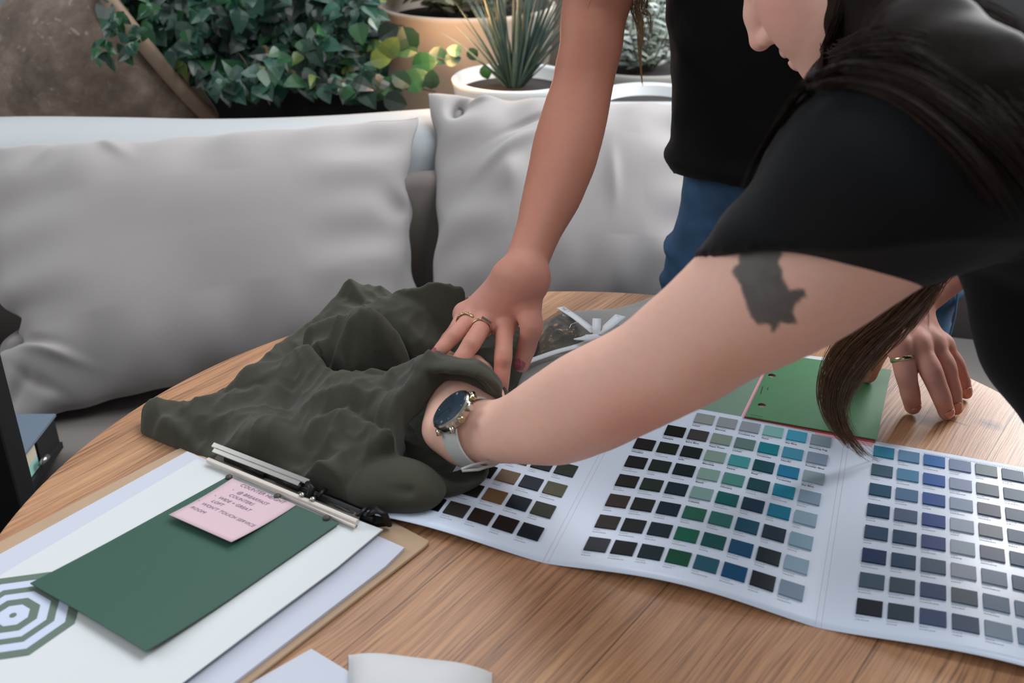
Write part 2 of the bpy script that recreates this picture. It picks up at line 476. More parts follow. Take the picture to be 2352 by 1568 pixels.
m = MB(); m.tube([atz(846, 1182, .765), atz(866, 1170, .775), atz(882, 1180, .772), atz(893, 1205, .759)], [.004, .005, .005, .004], 10, flat=.6); m.build('corner_guard', DKM, cb, smooth=True)

m = MB(); sheet(m, [(430, 1036), (929, 1257), (884, 1301), (602, 1517), (400, 1672), (-420, 1500), (0, 1272)], .7574, .0030)
m.build('paper_sheets', PAPERL, label='lilac white paper sheets lying directly on the clipboard, lowest layer', cat='paper')
m = MB()
for k in range(7):
    dz = k * .0009; sh = [(0, 0), (1, 0), (2, 1), (1, 1), (0, 1), (-1, 0), (0, 0)][k]
    sheet(m, [(452 + sh[0], 1054), (878 + sh[0], 1215 + sh[1]), (774 + sh[0], 1302), (601 + sh[0], 1430 + sh[1]), (405, 1578), (260, 1690), (-460, 1540), (0, 1321)], .7583 + dz, .00075)
stk = m.build('paper_stack', PAPERW, label='thick white paper stack with octagon ring print, above the lilac sheets', cat='paper')
SZ = .7583 + 6 * .0009
RING = mat('grey_green_ink', '#5e6f63', .75, noise=.12, nscale=60); RINGL = mat('pale_blue_ink', '#bcc4d6', .75, noise=.04)
m = MB(); c0 = atz(30, 1413, SZ)[:2]
def oct_ring(r0, r1, mi, z):
    A_ = [math.radians(80 + 45 * k) for k in range(8)]
    if r0 == 0:
        m.add([(c0[0] + r1 * math.cos(a), c0[1] + r1 * math.sin(a), z) for a in A_], [list(range(8))], mi); return
    vs = [(c0[0] + r * math.cos(a), c0[1] + r * math.sin(a), z) for r in (r0, r1) for a in A_]
    m.add(vs, [[k, 8 + k, 8 + (k + 1) % 8, (k + 1) % 8] for k in range(8)], mi)
oct_ring(0, .0515, 1, SZ + .0002)
for r0, r1 in ((.0435, .0515), (.028, .0345), (.0125, .020)): oct_ring(r0, r1, 0, SZ + .0004)
oct_ring(0, .0028, 0, SZ + .0004)
m.build('octagon_print', [RING, RINGL], stk)

GREEN = mat('dark_green_card', '#315346', .55, noise=.16, nscale=9, bump=(250, .0003, .3))
m = MB(); n_ = 24; z0 = SZ + .0022
cn = [atz(523, 1096, z0), atz(778, 1203, z0), atz(338, 1509, z0), atz(71, 1345, z0)]
vs = []
for i in range(n_ + 1):
    for j in range(n_ + 1):
        a, b2 = i / n_, j / n_
        P = cn[0] * (1 - a) * (1 - b2) + cn[1] * a * (1 - b2) + cn[2] * a * b2 + cn[3] * (1 - a) * b2
        P = P.copy(); P[2] += .0010 + .005 * max(0, b2 - .5) ** 2 * 4 * (.4 + a * .6) + .001 * math.sin(a * 3.1) * b2
        vs.append(P)
f = [[q[0], q[3], q[2], q[1]] for q in grid_faces(n_ + 1, n_ + 1)]
lo = [v - np.array([0, 0, .0011]) for v in vs]; B0 = len(vs)
edge = [i * (n_ + 1) for i in range(n_ + 1)] + [n_ * (n_ + 1) + j for j in range(1, n_ + 1)] + [i * (n_ + 1) + n_ for i in range(n_ - 1, -1, -1)] + [j for j in range(n_ - 1, 0, -1)]
f2 = [[a + B0 for a in q][::-1] for q in f] + [[edge[k], edge[(k + 1) % len(edge)], B0 + edge[(k + 1) % len(edge)], B0 + edge[k]] for k in range(len(edge))]
m.add(vs + lo, f + f2); m.build('green_card', GREEN, label='dark green booklet card on the clipped white stack', cat='card')
PINK = mat('pink_note_paper', '#c9adb4', .7, noise=.04)
INK = mat('grey_pencil_ink', '#7a6d7c', .8)
m = MB(); zc = z0 + .0018
pc = [atz(533, 1098, zc), atz(680, 1159, zc), atz(531, 1244, zc + .006), atz(388, 1181, zc + .006)]
vs = []; n_ = 12
for i in range(n_ + 1):
    for j in range(n_ + 1):
        a, b2 = i / n_, j / n_
        P = pc[0] * (1 - a) * (1 - b2) + pc[1] * a * (1 - b2) + pc[2] * a * b2 + pc[3] * (1 - a) * b2
        P = P.copy(); P[2] = zc + .006 * b2 ** 2; vs.append(P)
m.add(vs, [[q[0], q[3], q[2], q[1]] for q in grid_faces(n_ + 1, n_ + 1)])
note = m.build('sticky_note', PINK, smooth=True, label='square pink sticky note with handwriting on the dark green card', cat='sticky note')
sd = note.modifiers.new('thick', 'SOLIDIFY'); sd.thickness = .0005; sd.offset = -1
m = MB()
ux = pc[1] - pc[0]; ux[2] = 0; wn_ = np.linalg.norm(ux); ux /= wn_; uy = pc[0] - pc[3]; uy[2] = 0; hn_ = np.linalg.norm(uy); uy /= hn_
def nz_(x, y):
    d = (np.array([x, y]) - pc[3][:2]) @ uy[:2] / hn_; return zc + .006 * max(0, 1 - d) ** 2
for txt, s_, t_, sz in (('COUNTER HEIGHT', .18, .93, .0062), ('@ BREAKFAST', .26, .80, .0056), ('COUNTERS', .22, .70, .0056), ('WIDE + GREAT', .16, .59, .0056), ('LOFT', .15, .49, .0056), ('WON\'T TOUCH SERVICE', .10, .38, .0056), ('ROOM', .06, .25, .0056)):
    add_text(m, txt, sz, pc[3] + ux * s_ * wn_ + uy * t_ * hn_, ux, uy, nz_, .0003, shear=.25)
for s_, t_ in ((.17, .81), (.09, .60), (.02, .41)): add_text(m, '-', .006, pc[3] + ux * s_ * wn_ + uy * t_ * hn_, ux, uy, nz_, .0003)
m.build('handwriting', INK, note)

# ---- loose sheets at the near edge
m = MB(); sheet(m, [(715, 1489), (835, 1562), (900, 1640), (560, 1700), (520, 1600)], .7512, .0008)
m.build('paper_sheet', PAPERL, label='white sheet corner under the near right side of the clipboard', cat='paper')
m = MB(); vs = []; n_ = 30
for i in range(n_ + 1):
    for j in range(n_ + 1):
        a, b2 = i / n_, j / n_
        P = atz(800 + 330 * a, 1500 + 200 * b2 + 40 * a, .753)
        e = min(a, 1 - a, b2, 1 - b2) * 2
        P[2] = .7514 + .024 * (math.sin(math.pi * a) * math.sin(math.pi * b2)) ** .42 + .0025 * math.sin(a * 9 + b2 * 4) * min(1, e * 4)
        vs.append(P)
NAP = mat('white_napkin', '#c6c6c6', .9, noise=.05, bump=(400, .0006, .4))
m.add(vs, [[q[0], q[3], q[2], q[1]] for q in grid_faces(n_ + 1, n_ + 1)]); nap = m.build('napkin', NAP, smooth=True, label='folded white napkin at the near table edge, mostly out of frame', cat='napkin')

# ---- fold-out colour chip card
th = math.radians(20.2); O2 = np.array([.155, .9368]); AX = np.array([math.cos(th), -math.sin(th)]); AY = np.array([-math.sin(th), -math.cos(th)])
PWD = .2233; S0 = -.036; T0, T1 = -.0195, .271
def cz(s, t):
    """height of the card: each panel bows up between its folds, more toward the near edge"""
    u = ((s - S0) / PWD) % 1.0
    k = max(0, min(1, (t + .02) / .29))
    return .7514 + (.0006 + .0080 * k ** 1.5) * math.sin(math.pi * u) ** 1.3 + .0015 * k * math.sin(s * 21)
def cxy(s, t): return O2 + AX * s + AY * t
CARD = mat('gloss_card_white', '#d3dfef', .32, noise=.02, spec=.5)
ss = np.linspace(-.255, .60, 150); ts = np.linspace(T0, T1, 36)
vs = [(*cxy(s, t), cz(s, t)) for s in ss for t in ts]
fc = grid_faces(len(ss), len(ts)); fc = [[q[0], q[3], q[2], q[1]] for q in fc]
lo = [(x, y, z - .0007) for x, y, z in vs]; B0 = len(vs); nt_ = len(ts)
edge = [i * nt_ for i in range(len(ss))] + [(len(ss) - 1) * nt_ + j for j in range(1, nt_)] + [i * nt_ + nt_ - 1 for i in range(len(ss) - 2, -1, -1)] + [j for j in range(nt_ - 2, 0, -1)]
fc += [[a + B0 for a in q][::-1] for q in fc] + [[edge[k], edge[(k + 1) % len(edge)], B0 + edge[(k + 1) % len(edge)], B0 + edge[k]] for k in range(len(edge))]
chart = empty('colour_chart', (*cxy(.2, .12), .7507), 'white fold-out colour chart with rows of small raised colour chips', 'colour chart')
pyobj('card', vs + lo, fc, CARD, chart, True)
for k_, sf in enumerate((S0, S0 + PWD, S0 + 2 * PWD)):
    mm = MB()
    for off in (-.0022, .0022):
        a = [(*cxy(sf + off, t), cz(sf + off, t) + .0001) for t in ts]; b = [(*cxy(sf + off + .0004, t), cz(sf + off + .0004, t) + .0001) for t in ts]
        mm.add(a + b, [[i, i + 1, nt_ + i + 1, nt_ + i] for i in range(nt_ - 1)])
    mm.build('fold_line', mat('fold_grey', '#b4bac4', .5), chart)
P2C = """-- -- 8f9694 8e969b 8f98a2 7cb0ae 3a98b5 8498a3
-- 14150f 403c3c 7f9387 5f7a78 007a86 3f8da8 8094a8
1c1613 1a2319 17201f 809b8f 3f9498 004650 03739a 8ca0a8
181414 1a2522 0f2023 7fa095 4b8880 00414b 00809c 8299ad
1c1715 1d2b24 0f2733 7c9e9a 045a5a 02304a 00728f 8aa7b8
332822 1b1e1e 0b2334 25604e 2d6c65 004a62 15303f 7fa3b5
2f2a28 151d1e 13262e 10604a 0a4f4f 00486b 0c2228 88a5ba
32363c 12181f 11242d 004a33 1f5566 004770 0c1820 778da0"""
P3C = """2f7f9c 5a82a4 2a66a5 7183a2 6d7d80 3e566e 3c526a 40566c
47697c 4d83a4 27579a 8391ac 646c76 3a5468 3c526a 40566c
184a66 4c708f 1e4b8c 8596ad 555b69 384e63 3c526a 40566c
0c3d5a 4a5d79 1a3c80 99a7b9 747c80 3b536b 3c526a 40566c
274462 1b4060 233f74 9aa9b5 5c6374 2b4c69 3c526a 40566c
0f2f58 203f5c 4f6880 949ba8 76879b 3a5470 3c526a 40566c
43576a 3b4c5a 34466a 475560 5c7188 62788f 5c7188 40566c
1c232d 2f3f4a 3a4b6c 3d4c64 7a8b9c 6c8099 5c7188 40566c"""
P1C = """-- -- -- -- -- -- -- --
-- -- -- -- -- -- -- --
-- -- -- -- -- -- -- --
-- -- -- -- -- -- -- --
-- -- -- -- 3a3c30 6d5b38 28262c 2b332c
-- -- -- -- 14120c 6f5c49 272f38 5a5845
-- -- -- -- 1b1a12 6a5139 131c2a 343a2f
-- -- 0b0b0b 0a0a08 35322e 271e1c 201818 161f28"""
chips = []
for tab, s_off in ((P1C, -PWD), (P2C, 0), (P3C, PWD)):
    for r_, row in enumerate(tab.split('\n')):
        for c_, h in enumerate(row.split()):
            if h != '--': chips.append((s_off + c_ * .0233, r_ * .034, h))
def view_size(ch):
    x, y = cxy(ch[0], ch[1]); d = math.hypot(x, y)
    u = x / (y * CA + .57 * SA) ; return d if abs(u) < .485 else 9 + d
chips.sort(key=view_size)
hw, hh = .0096, .0094; rest = MB(); restm = []
for i, (s, t, h) in enumerate(chips):
    mm = MB() if i < 100 else rest
    q = [(s - hw, t - hh), (s + hw, t - hh), (s + hw, t + hh), (s - hw, t + hh)]
    poly = [cxy(a, b) for a, b in q]; zz = [cz(a, b) for a, b in q]; z_ = sum(zz) / 4
    vs = [(p[0], p[1], zz[k] - .0002) for k, p in enumerate(poly)] + [(p[0], p[1], zz[k] + .0013) for k, p in enumerate(poly)]
    fs = [[0, 1, 2, 3], [7, 6, 5, 4], [1, 0, 4, 5], [2, 1, 5, 6], [3, 2, 6, 7], [0, 3, 7, 4]]
    lc = s2l(h, .95)
    spk = h in ('47697c', '4f6880')
    mt = mat('chip_' + h, lc, .45, spec=.15, noise=.55 if spk else .05, nscale=900 if spk else 300)
    if i < 100: mm.add(vs, fs); mm.build('colour_chip', mt, chart)
    else:
        if mt not in restm: restm.append(mt)
        mm.add(vs, fs, restm.index(mt))
rest.build('colour_chips', restm, chart, kind='stuff')
CAP1 = mat('caption_grey', '#8f949c', .7); CAP2 = mat('caption_dark', '#3c4046', .7)
names = {(0, 1): 'Slate', (0, 2): 'Lotus', (0, 3): 'Mimosa', (0, 4): 'Crushed Ice', (0, 5): 'Aqua', (0, 6): 'Sky Blue', (0, 7): 'Morning Fog', (1, 1): 'Opaque', (1, 2): 'Bora Blue', (1, 3): 'Aqua Foam', (1, 4): 'Lichen', (1, 5): 'Turquoise', (1, 6): 'Nordic', (1, 7): 'Powder Blue', (2, 2): 'Jade', (2, 3): 'Mandela', (2, 4): 'Patina', (2, 5): 'Reef', (2, 6): 'Turquoise', (2, 7): 'Sky Blue', (2, 0): 'Windsor', (3, 3): 'Basalt', (3, 4): 'Nirvana', (4, 3): 'Celeste'}
capm = MB(); dx3 = np.array([AX[0], AX[1], 0]); dy3 = np.array([-AY[0], -AY[1], 0])
def cfz(x, y):
    d = np.array([x, y]) - O2; return cz(d @ AX, d @ AY)
rc = random.Random(5)
for s, t, h in chips:
    if view_size((s, t, h)) > 9: continue
    c_, r_ = round(s / .0233), round(t / .034)
    o1 = np.array([*cxy(s - hw, t + hh + .0036), 0]); o2 = np.array([*cxy(s - hw, t + hh + .0066), 0])
    if 0 <= c_ <= 7 and (r_, c_) in names and s < .18:
        add_text(capm, 'Meridian', .0030, o1, dx3, dy3, cfz, .0002, 0)
        add_text(capm, names[(r_, c_)], .0034, o2, dx3, dy3, cfz, .0002, 1, bold=.00006)
    else:   # captions too small to read: two short lines of marks
        for o_, w_, mi, hgt in ((o1, rc.uniform(.005, .009), 0, .0006), (o2, rc.uniform(.006, .013), 0, .0008)):
            x = 0
            while x < w_:
                l = rc.uniform(.0008, .002)
                q = [o_ + dx3 * x, o_ + dx3 * (x + l), o_ + dx3 * (x + l) + dy3 * hgt, o_ + dx3 * x + dy3 * hgt]
                for p in q: p[2] = cfz(p[0], p[1]) + .0002
                capm.add(q, [[0, 1, 2, 3]], mi); x += l + .0005
x = .26
while x < .40:
    l = rc.uniform(.0008, .002); o_ = np.array([*cxy(x, -.0125), 0]); q = [o_, o_ + dx3 * l, o_ + dx3 * l + dy3 * .0006, o_ + dy3 * .0006]
    for p in q: p[2] = cfz(p[0], p[1]) + .0002
    capm.add(q, [[0, 1, 2, 3]], 0); x += l + .0006
capm.build('captions', [CAP1, CAP2], chart)

# ---- punched colour sample cards by the right hand
def holed(name, px, z, th_, mm, holes=(), hr=.0042, **kw):
    o = MB(); sheet(o, px, z, th_); ob = o.build(name, mm, **kw)
    for h in holes:
        c = atz(h[0], h[1], z); k = MB(); k.lathe([(hr, 0), (hr, .006)], (c[0], c[1], z - .003), seg=24); cut = k.build('cut', None)
        md = ob.modifiers.new('hole', 'BOOLEAN'); md.object = cut; md.solver = 'EXACT'
        bpy.context.view_layer.update(); dg = bpy.context.evaluated_depsgraph_get(); me = bpy.data.meshes.new_from_object(ob.evaluated_get(dg))
        ob.modifiers.clear(); ob.data = me; bpy.data.objects.remove(cut)
    return ob
holed('sample_card', [(1560, 936), (1704, 957), (1752, 868), (1620, 846)], .7512, .0008, mat('sage_card', '#6f8c79', .6, noise=.05, nscale=90), label='sage green sample card left of the punched green card', cat='card')
holed('sample_card', [(1820, 812), (2000, 832), (1990, 870), (1800, 850)], .7510, .0006, PAPERW, label='white card corner just behind the punched green card', cat='card')
holed('sample_card', [(1701, 958), (2003, 1026), (2046, 852), (1772, 812)], .7516, .0010, mat('pink_card', '#e0a9b4', .6, noise=.04), label='pink card at the bottom of the punched card pile', cat='card')
holed('sample_card', [(1709, 959), (2009, 1015), (2047, 853), (1778, 816)], .7526, .0009, mat('red_card', '#a8443f', .6, noise=.05), [(1750, 931), (1773, 863)], .0050, label='dark red card edge showing below the green one', cat='card')
gc = holed('sample_card', [(1711, 955), (2014, 1009), (2047, 849), (1779, 812)], .7545, .0010, mat('mid_green_card', '#4c7f57', .55, noise=.06, nscale=120), [(1750, 930), (1773, 862)], label='mid green sample card with two punched holes, top of its pile', cat='card')
m = MB(); gx = atz(2014, 1009, .7547) - atz(1711, 955, .7547); gx /= np.linalg.norm(gx); gy = np.array([-gx[1], gx[0], 0])
for k in range(2):
    x = 0; o_ = atz(1724, 952 + 5 * k, .7547)
    while x < .011:
        l = rc.uniform(.0008, .002); m.add([o_ + gx * x, o_ + gx * (x + l), o_ + gx * (x + l) + gy * .0007, o_ + gx * x + gy * .0007], [[0, 1, 2, 3]]); x += l + .0006
m.build('printed_line', mat('dark_green_ink', '#2d4c36', .6), gc); m = MB()
for (px_, py_, ln) in ((1748, 905, .016), (1764, 895, .006)):
    x = 0; o_ = atz(px_, py_, .7547)
    while x < ln:
        l = rc.uniform(.001, .002); m.add([o_ + gy * x, o_ + gy * (x + l), o_ + gy * (x + l) - gx * .0012, o_ + gy * x - gx * .0012], [[3, 2, 1, 0]]); x += l + .0006
m.build('printed_line', mat('dark_green_ink', '#2d4c36', .6), gc)

# ---- grey cloth pouch with printed ribbon
GREYC = mat('grey_cotton', '#8d8a87', .9, noise=.10, nscale=12, bump=(700, .0005, .5), sheen=.15)
def gz(a, b):
    e = min(a, 1 - a, b, 1 - b)
    return .7525 + min(1, e * 7) ** .5 * (.010 + .006 * math.sin(a * 7 + b * 3) + .004 * math.sin(b * 11 - a * 3)) + .010 * max(0, a - .45)
vs = []; na, nb = 60, 40
c4 = [atz(1236, 738, .76), atz(1620, 640, .76), atz(1660, 800, .76), atz(1168, 925, .755)]
def gP(a, b):
    P = c4[0] * (1 - a) * (1 - b) + c4[1] * a * (1 - b) + c4[2] * a * b + c4[3] * (1 - a) * b
    P = P.copy(); P[:2] += (.006 * math.sin(a * 9) * (1 - b) * np.array([.2, 1])); P[2] = gz(a, b); return P
for i in range(na + 1):
    for j in range(nb + 1): vs.append(gP(i / na, j / nb))
B0 = len(vs); lo = [np.array([v[0], v[1], .7508]) for v in vs]
fc = [[q[0], q[3], q[2], q[1]] for q in grid_faces(na + 1, nb + 1)]
nt_ = nb + 1
edge = [i * nt_ for i in range(na + 1)] + [na * nt_ + j for j in range(1, nt_)] + [i * nt_ + nt_ - 1 for i in range(na - 1, -1, -1)] + [j for j in range(nt_ - 2, 0, -1)]
fc += [[a + B0 for a in q][::-1] for q in fc] + [[edge[k], edge[(k + 1) % len(edge)], B0 + edge[(k + 1) % len(edge)], B0 + edge[k]] for k in range(len(edge))]
pouch = empty('fabric_pouch', tuple(gP(.3, .5) * np.array([1, 1, 0]) + np.array([0, 0, .7508])), 'grey cotton pouch tied with printed white ribbon, behind the tattooed arm', 'pouch')
pyobj('pouch_body', vs + lo, fc, GREYC, pouch, True)
FILM = bpy.data.materials.new('clear_film'); FILM.use_nodes = True; nt = FILM.node_tree
for n in list(nt.nodes): nt.nodes.remove(n)
out = nt.nodes.new('ShaderNodeOutputMaterial'); mxs = nt.nodes.new('ShaderNodeMixShader'); tr = nt.nodes.new('ShaderNodeBsdfTransparent'); gl = nt.nodes.new('ShaderNodeBsdfGlossy')
gl.inputs['Roughness'].default_value = .08; tr.inputs[0].default_value = (.55, .53, .5, 1); mxs.inputs[0].default_value = .22
ns = nt.nodes.new('ShaderNodeTexNoise'); ns.inputs['Scale'].default_value = 55; bp = nt.nodes.new('ShaderNodeBump'); bp.inputs['Distance'].default_value = .01; nt.links.new(ns.outputs['Fac'], bp.inputs['Height']); nt.links.new(bp.outputs[0], gl.inputs['Normal'])
nt.links.new(tr.outputs[0], mxs.inputs[1]); nt.links.new(gl.outputs[0], mxs.inputs[2]); nt.links.new(mxs.outputs[0], out.inputs[0])
fq = [atz(1238, 742, .772), atz(1286, 712, .772), atz(1382, 768, .772), atz(1225, 825, .768)]
vs = []; n_ = 30
for i in range(n_ + 1):
    for j in range(n_ + 1):
        a, b = i / n_, j / n_; P = fq[0] * (1 - a) * (1 - b) + fq[1] * a * (1 - b) + fq[2] * a * b + fq[3] * (1 - a) * b
        P = P.copy(); P[2] += .004 * math.sin(3.14 * a) * math.sin(3.14 * b) + .0015 * mnoise.noise(Vector((a * 6, b * 6, 1))); vs.append(P)
pyobj('clear_window', vs, [[q[0], q[3], q[2], q[1]] for q in grid_faces(n_ + 1, n_ + 1)], FILM, pouch, True, label='crinkled clear film window')
m = MB(); m.tube([atz(1308, 754, .776), atz(1312, 745, .778), atz(1326, 740, .778)], .0006, 6); m.build('wire_hook', CHR, pouch)
RIB = mat('white_ribbon', '#d5dade', .75, noise=.03, bump=(1500, .0002, .4))
def ribbon(pts, wd, name='ribbon', text=None, flip=False, tsz=.0055):
    """flat strip through 3D points; wd = list or float"""
    pts = [np.array(p, float) for p in pts]; P = catmull(pts, 8); n = len(P); L_, R_ = [], []
    ws = np.interp(np.linspace(0, 1, n), np.linspace(0, 1, len(pts)), wd if hasattr(wd, '__len__') else [wd] * len(pts))
    for i, p in enumerate(P):
        t = P[min(i + 1, n - 1)] - P[max(i - 1, 0)]; t[2] *= 1; t = t / np.linalg.norm(t); s = np.cross(t, (0, 0, 1)); s /= np.linalg.norm(s)
        L_.append(p - s * ws[i] / 2); R_.append(p + s * ws[i] / 2)
    o = pyobj(name, L_ + R_, [[i, n + i, n + i + 1, i + 1] for i in range(n - 1)], RIB, pouch, True)
    sd = o.modifiers.new('thick', 'SOLIDIFY'); sd.thickness = .0006
    if text:
        mm = MB(); a, b = P[0], P[-1]
        if flip: a, b = b, a
        t = (b - a) / np.linalg.norm(b - a); up = np.cross((0, 0, 1), t); up /= np.linalg.norm(up); nn = np.cross(t, up)
        add_text(mm, text, tsz, a + t * .004 - up * .002 + nn * .0012, t, up, None, 0, spacing=1.1)
        mm.build('lettering', INK, o)
ribbon([atz(1209, 831, .772), atz(1275, 808, .774), atz(1345, 787, .776), atz(1420, 745, .776)], .0085, text='TRADING EXPERIMENT', flip=True)
ribbon([atz(1287, 705, .772), atz(1325, 730, .777), atz(1365, 762, .778)], .0095, text='THE TRADING', tsz=.006)
ribbon([atz(1372, 768, .779), atz(1395, 750, .788), atz(1426, 724, .786)], [.006, .011, .014], 'ribbon_tail', 'DIRECT', True)
ribbon([atz(1378, 768, .780), atz(1350, 774, .784), atz(1318, 778, .779)], [.006, .015, .002], 'ribbon_loop')
ribbon([atz(1370, 768, .780), atz(1370, 752, .786), atz(1371, 731, .790)], [.008, .010, .010], 'ribbon_loop')
# ================================================================== implicit surfaces -> one continuous mesh
class SDF:
    def __init__(s): s.p = []; s.disp = None; s.dmax = 0

    def _add(s, fn, c, r, k, op='u'):
        s.p.append((fn, np.array(c, float), r, k, op)); return s

    def cap(s, a, b, ra, rb=None, k=.01, flat=1., axis=None, op='u'):
        """tapered capsule; flat<1 squashes it along axis"""
        a, b = np.array(a, float), np.array(b, float); rb = ra if rb is None else rb
        ab = b - a; L2 = max(ab @ ab, 1e-12)
        n = None
        if flat != 1.:
            n = np.array(axis, float); n -= ab * (n @ ab) / L2 if L2 > 1e-9 else 0; n /= np.linalg.norm(n)
        def fn(P):
            q = P - a
            if n is not None: q = q + (q @ n)[:, None] * n * (1 / flat - 1)
            h = np.clip((q @ ab) / L2, 0, 1)
            d = np.linalg.norm(q - h[:, None] * ab, axis=1) - (ra + (rb - ra) * h)
            return d * (flat ** .5 if n is not None else 1)
        return s._add(fn, (a + b) / 2, math.sqrt(L2) / 2 + max(ra, rb), k, op)

    def chain(s, pts, rad, k=.01, flat=1., axis=None, op='u'):
        for i in range(len(pts) - 1): s.cap(pts[i], pts[i + 1], rad[i], rad[i + 1], k, flat, axis, op)
        return s

    def ell(s, c, axes, r, k=.01, op='u'):
        """ellipsoid: axes = 3 unit vectors, r = 3 radii"""
        c = np.array(c, float); A = np.array(axes, float); A /= np.linalg.norm(A, axis=1)[:, None]; r = np.array(r, float)
        def fn(P):
            q = (P - c) @ A.T; k0 = np.linalg.norm(q / r, axis=1); k1 = np.linalg.norm(q / (r * r), axis=1)
            return k0 * (k0 - 1) / np.maximum(k1, 1e-9)
        return s._add(fn, c, r.max(), k, op)

    def fnp(s, fn, c, r, k=.01, op='u'): return s._add(fn, c, r, k, op)

    def eval(s, P, plist):
        d = np.full(len(P), .08)
        for fn, c, r, k, op in plist:
            e = fn(P)
            if op == 'u':
                if k > 0:
                    h = np.maximum(k - np.abs(d - e), 0) / k; d = np.minimum(d, e) - h * h * k * .25
                else: d = np.minimum(d, e)
            elif op == 's':
                e = -e
                if k > 0:
                    h = np.maximum(k - np.abs(d - e), 0) / k; d = np.maximum(d, e) + h * h * k * .25
                else: d = np.maximum(d, e)
            elif op == 'i':
                d = np.maximum(d, e)
        if s.disp is not None:
            nr = np.abs(d) < .03
            if nr.any(): d[nr] -= s.disp(P[nr])
        return d

    def mesh(s, cell, B=16, lip=1.35):
        lo = np.array([p[1] - p[2] - .02 for p in s.p if p[4] == 'u']).min(0); hi = np.array([p[1] + p[2] + .02 for p in s.p if p[4] == 'u']).max(0)
        i0 = np.floor(lo / cell / B).astype(int); i1 = np.ceil(hi / cell / B).astype(int)
        half = B * cell * .5 * math.sqrt(3)
        cs = np.array([p[1] for p in s.p]); rs = np.array([p[2] + p[3] for p in s.p])
        g = np.stack(np.meshgrid(*[np.arange(a, b) for a, b in zip(i0, i1)], indexing='ij'), -1).reshape(-1, 3)
        ctr = (g + .5) * B * cell
        keep = np.zeros(len(g), bool)
        for q0 in range(0, len(g), 200000):
            q1 = q0 + 200000
            d = np.full(min(q1, len(g)) - q0, 9.)
            for j in range(len(cs)):
                if s.p[j][4] == 'u': d = np.minimum(d, np.linalg.norm(ctr[q0:q1] - cs[j], axis=1) - rs[j])
            keep[q0:q1] = d < half + .01
        g = g[keep]; ctr = ctr[keep]
        dd = s.eval(ctr, s.p); keep = np.abs(dd) < half * lip + s.dmax + cell * 2
        g = g[keep]; ctr = ctr[keep]
        n = B + 2; ax = np.arange(n)
        loc = np.stack(np.meshgrid(ax, ax, ax, indexing='ij'), -1).reshape(-1, 3)
        VK, VP, Q = [], [], []
        OFF = 1 << 20
        corners = [(a, b, c) for a in (0, 1) for b in (0, 1) for c in (0, 1)]
        edges = [(p, q) for p in range(8) for q in range(p + 1, 8) if bin(p ^ q).count('1') == 1]
        def key(ijk): return ((ijk[:, 0] + OFF) << 42) + ((ijk[:, 1] + OFF) << 21) + (ijk[:, 2] + OFF)
        for bi in range(len(g)):
            base = g[bi] * B - 1
            dist = np.linalg.norm(cs - ctr[bi], axis=1)
            pl = [s.p[j] for j in range(len(cs)) if dist[j] < rs[j] + half * 1.25 + .03 or s.p[j][4] == 'i']
            P = (loc + base) * cell
            D = s.eval(P, pl).reshape(n, n, n); S = D < 0
            if S.all() or not S.any(): continue
            m = n - 1
            V = np.stack([D[a:a + m, b:b + m, c:c + m] for a, b, c in corners], -1).reshape(-1, 8)
            SS = V < 0; act = np.nonzero(SS.any(1) & ~SS.all(1))[0]
            if len(act) == 0: continue
            Va = V[act]; acc = np.zeros((len(act), 3)); cnt = np.zeros(len(act)); ca = np.array(corners, float)
            for p, q in edges:
                v0, v1 = Va[:, p], Va[:, q]; cr = (v0 < 0) != (v1 < 0)
                t = np.where(cr, v0 / np.where(cr, v0 - v1, 1), 0)
                pt = ca[p] + t[:, None] * (ca[q] - ca[p]); acc += pt * cr[:, None]; cnt += cr
            ijk = np.stack(np.unravel_index(act, (m, m, m)), -1)
            pos = (acc / cnt[:, None] + ijk + base) * cell
            VK.append(key(ijk + base)); VP.append(pos)
            for axn in range(3):
                sl = [slice(1, n - 1)] * 3; sl2 = list(sl); sl2[axn] = slice(2, n)
                a = S[tuple(sl)]; b = S[tuple(sl2)]; ch = np.argwhere(a != b)
                if len(ch) == 0: continue
                fl = a[tuple(ch.T)]; c0 = ch + 1 + base; u, v = (axn + 1) % 3, (axn + 2) % 3
                eu = np.zeros(3, int); eu[u] = 1; ev = np.zeros(3, int); ev[v] = 1
                qd = np.stack([key(c0 - eu - ev), key(c0 - ev), key(c0), key(c0 - eu)], -1)
                qd[~fl] = qd[~fl][:, ::-1]; Q.append(qd)
        VK = np.concatenate(VK); VP = np.concatenate(VP); Q = np.concatenate(Q)
        uk, idx = np.unique(VK, return_index=True); pos = VP[idx]
        f = np.searchsorted(uk, Q); f = np.minimum(f, len(uk) - 1); ok = (uk[f] == Q).all(1)
        return pos, f[ok]


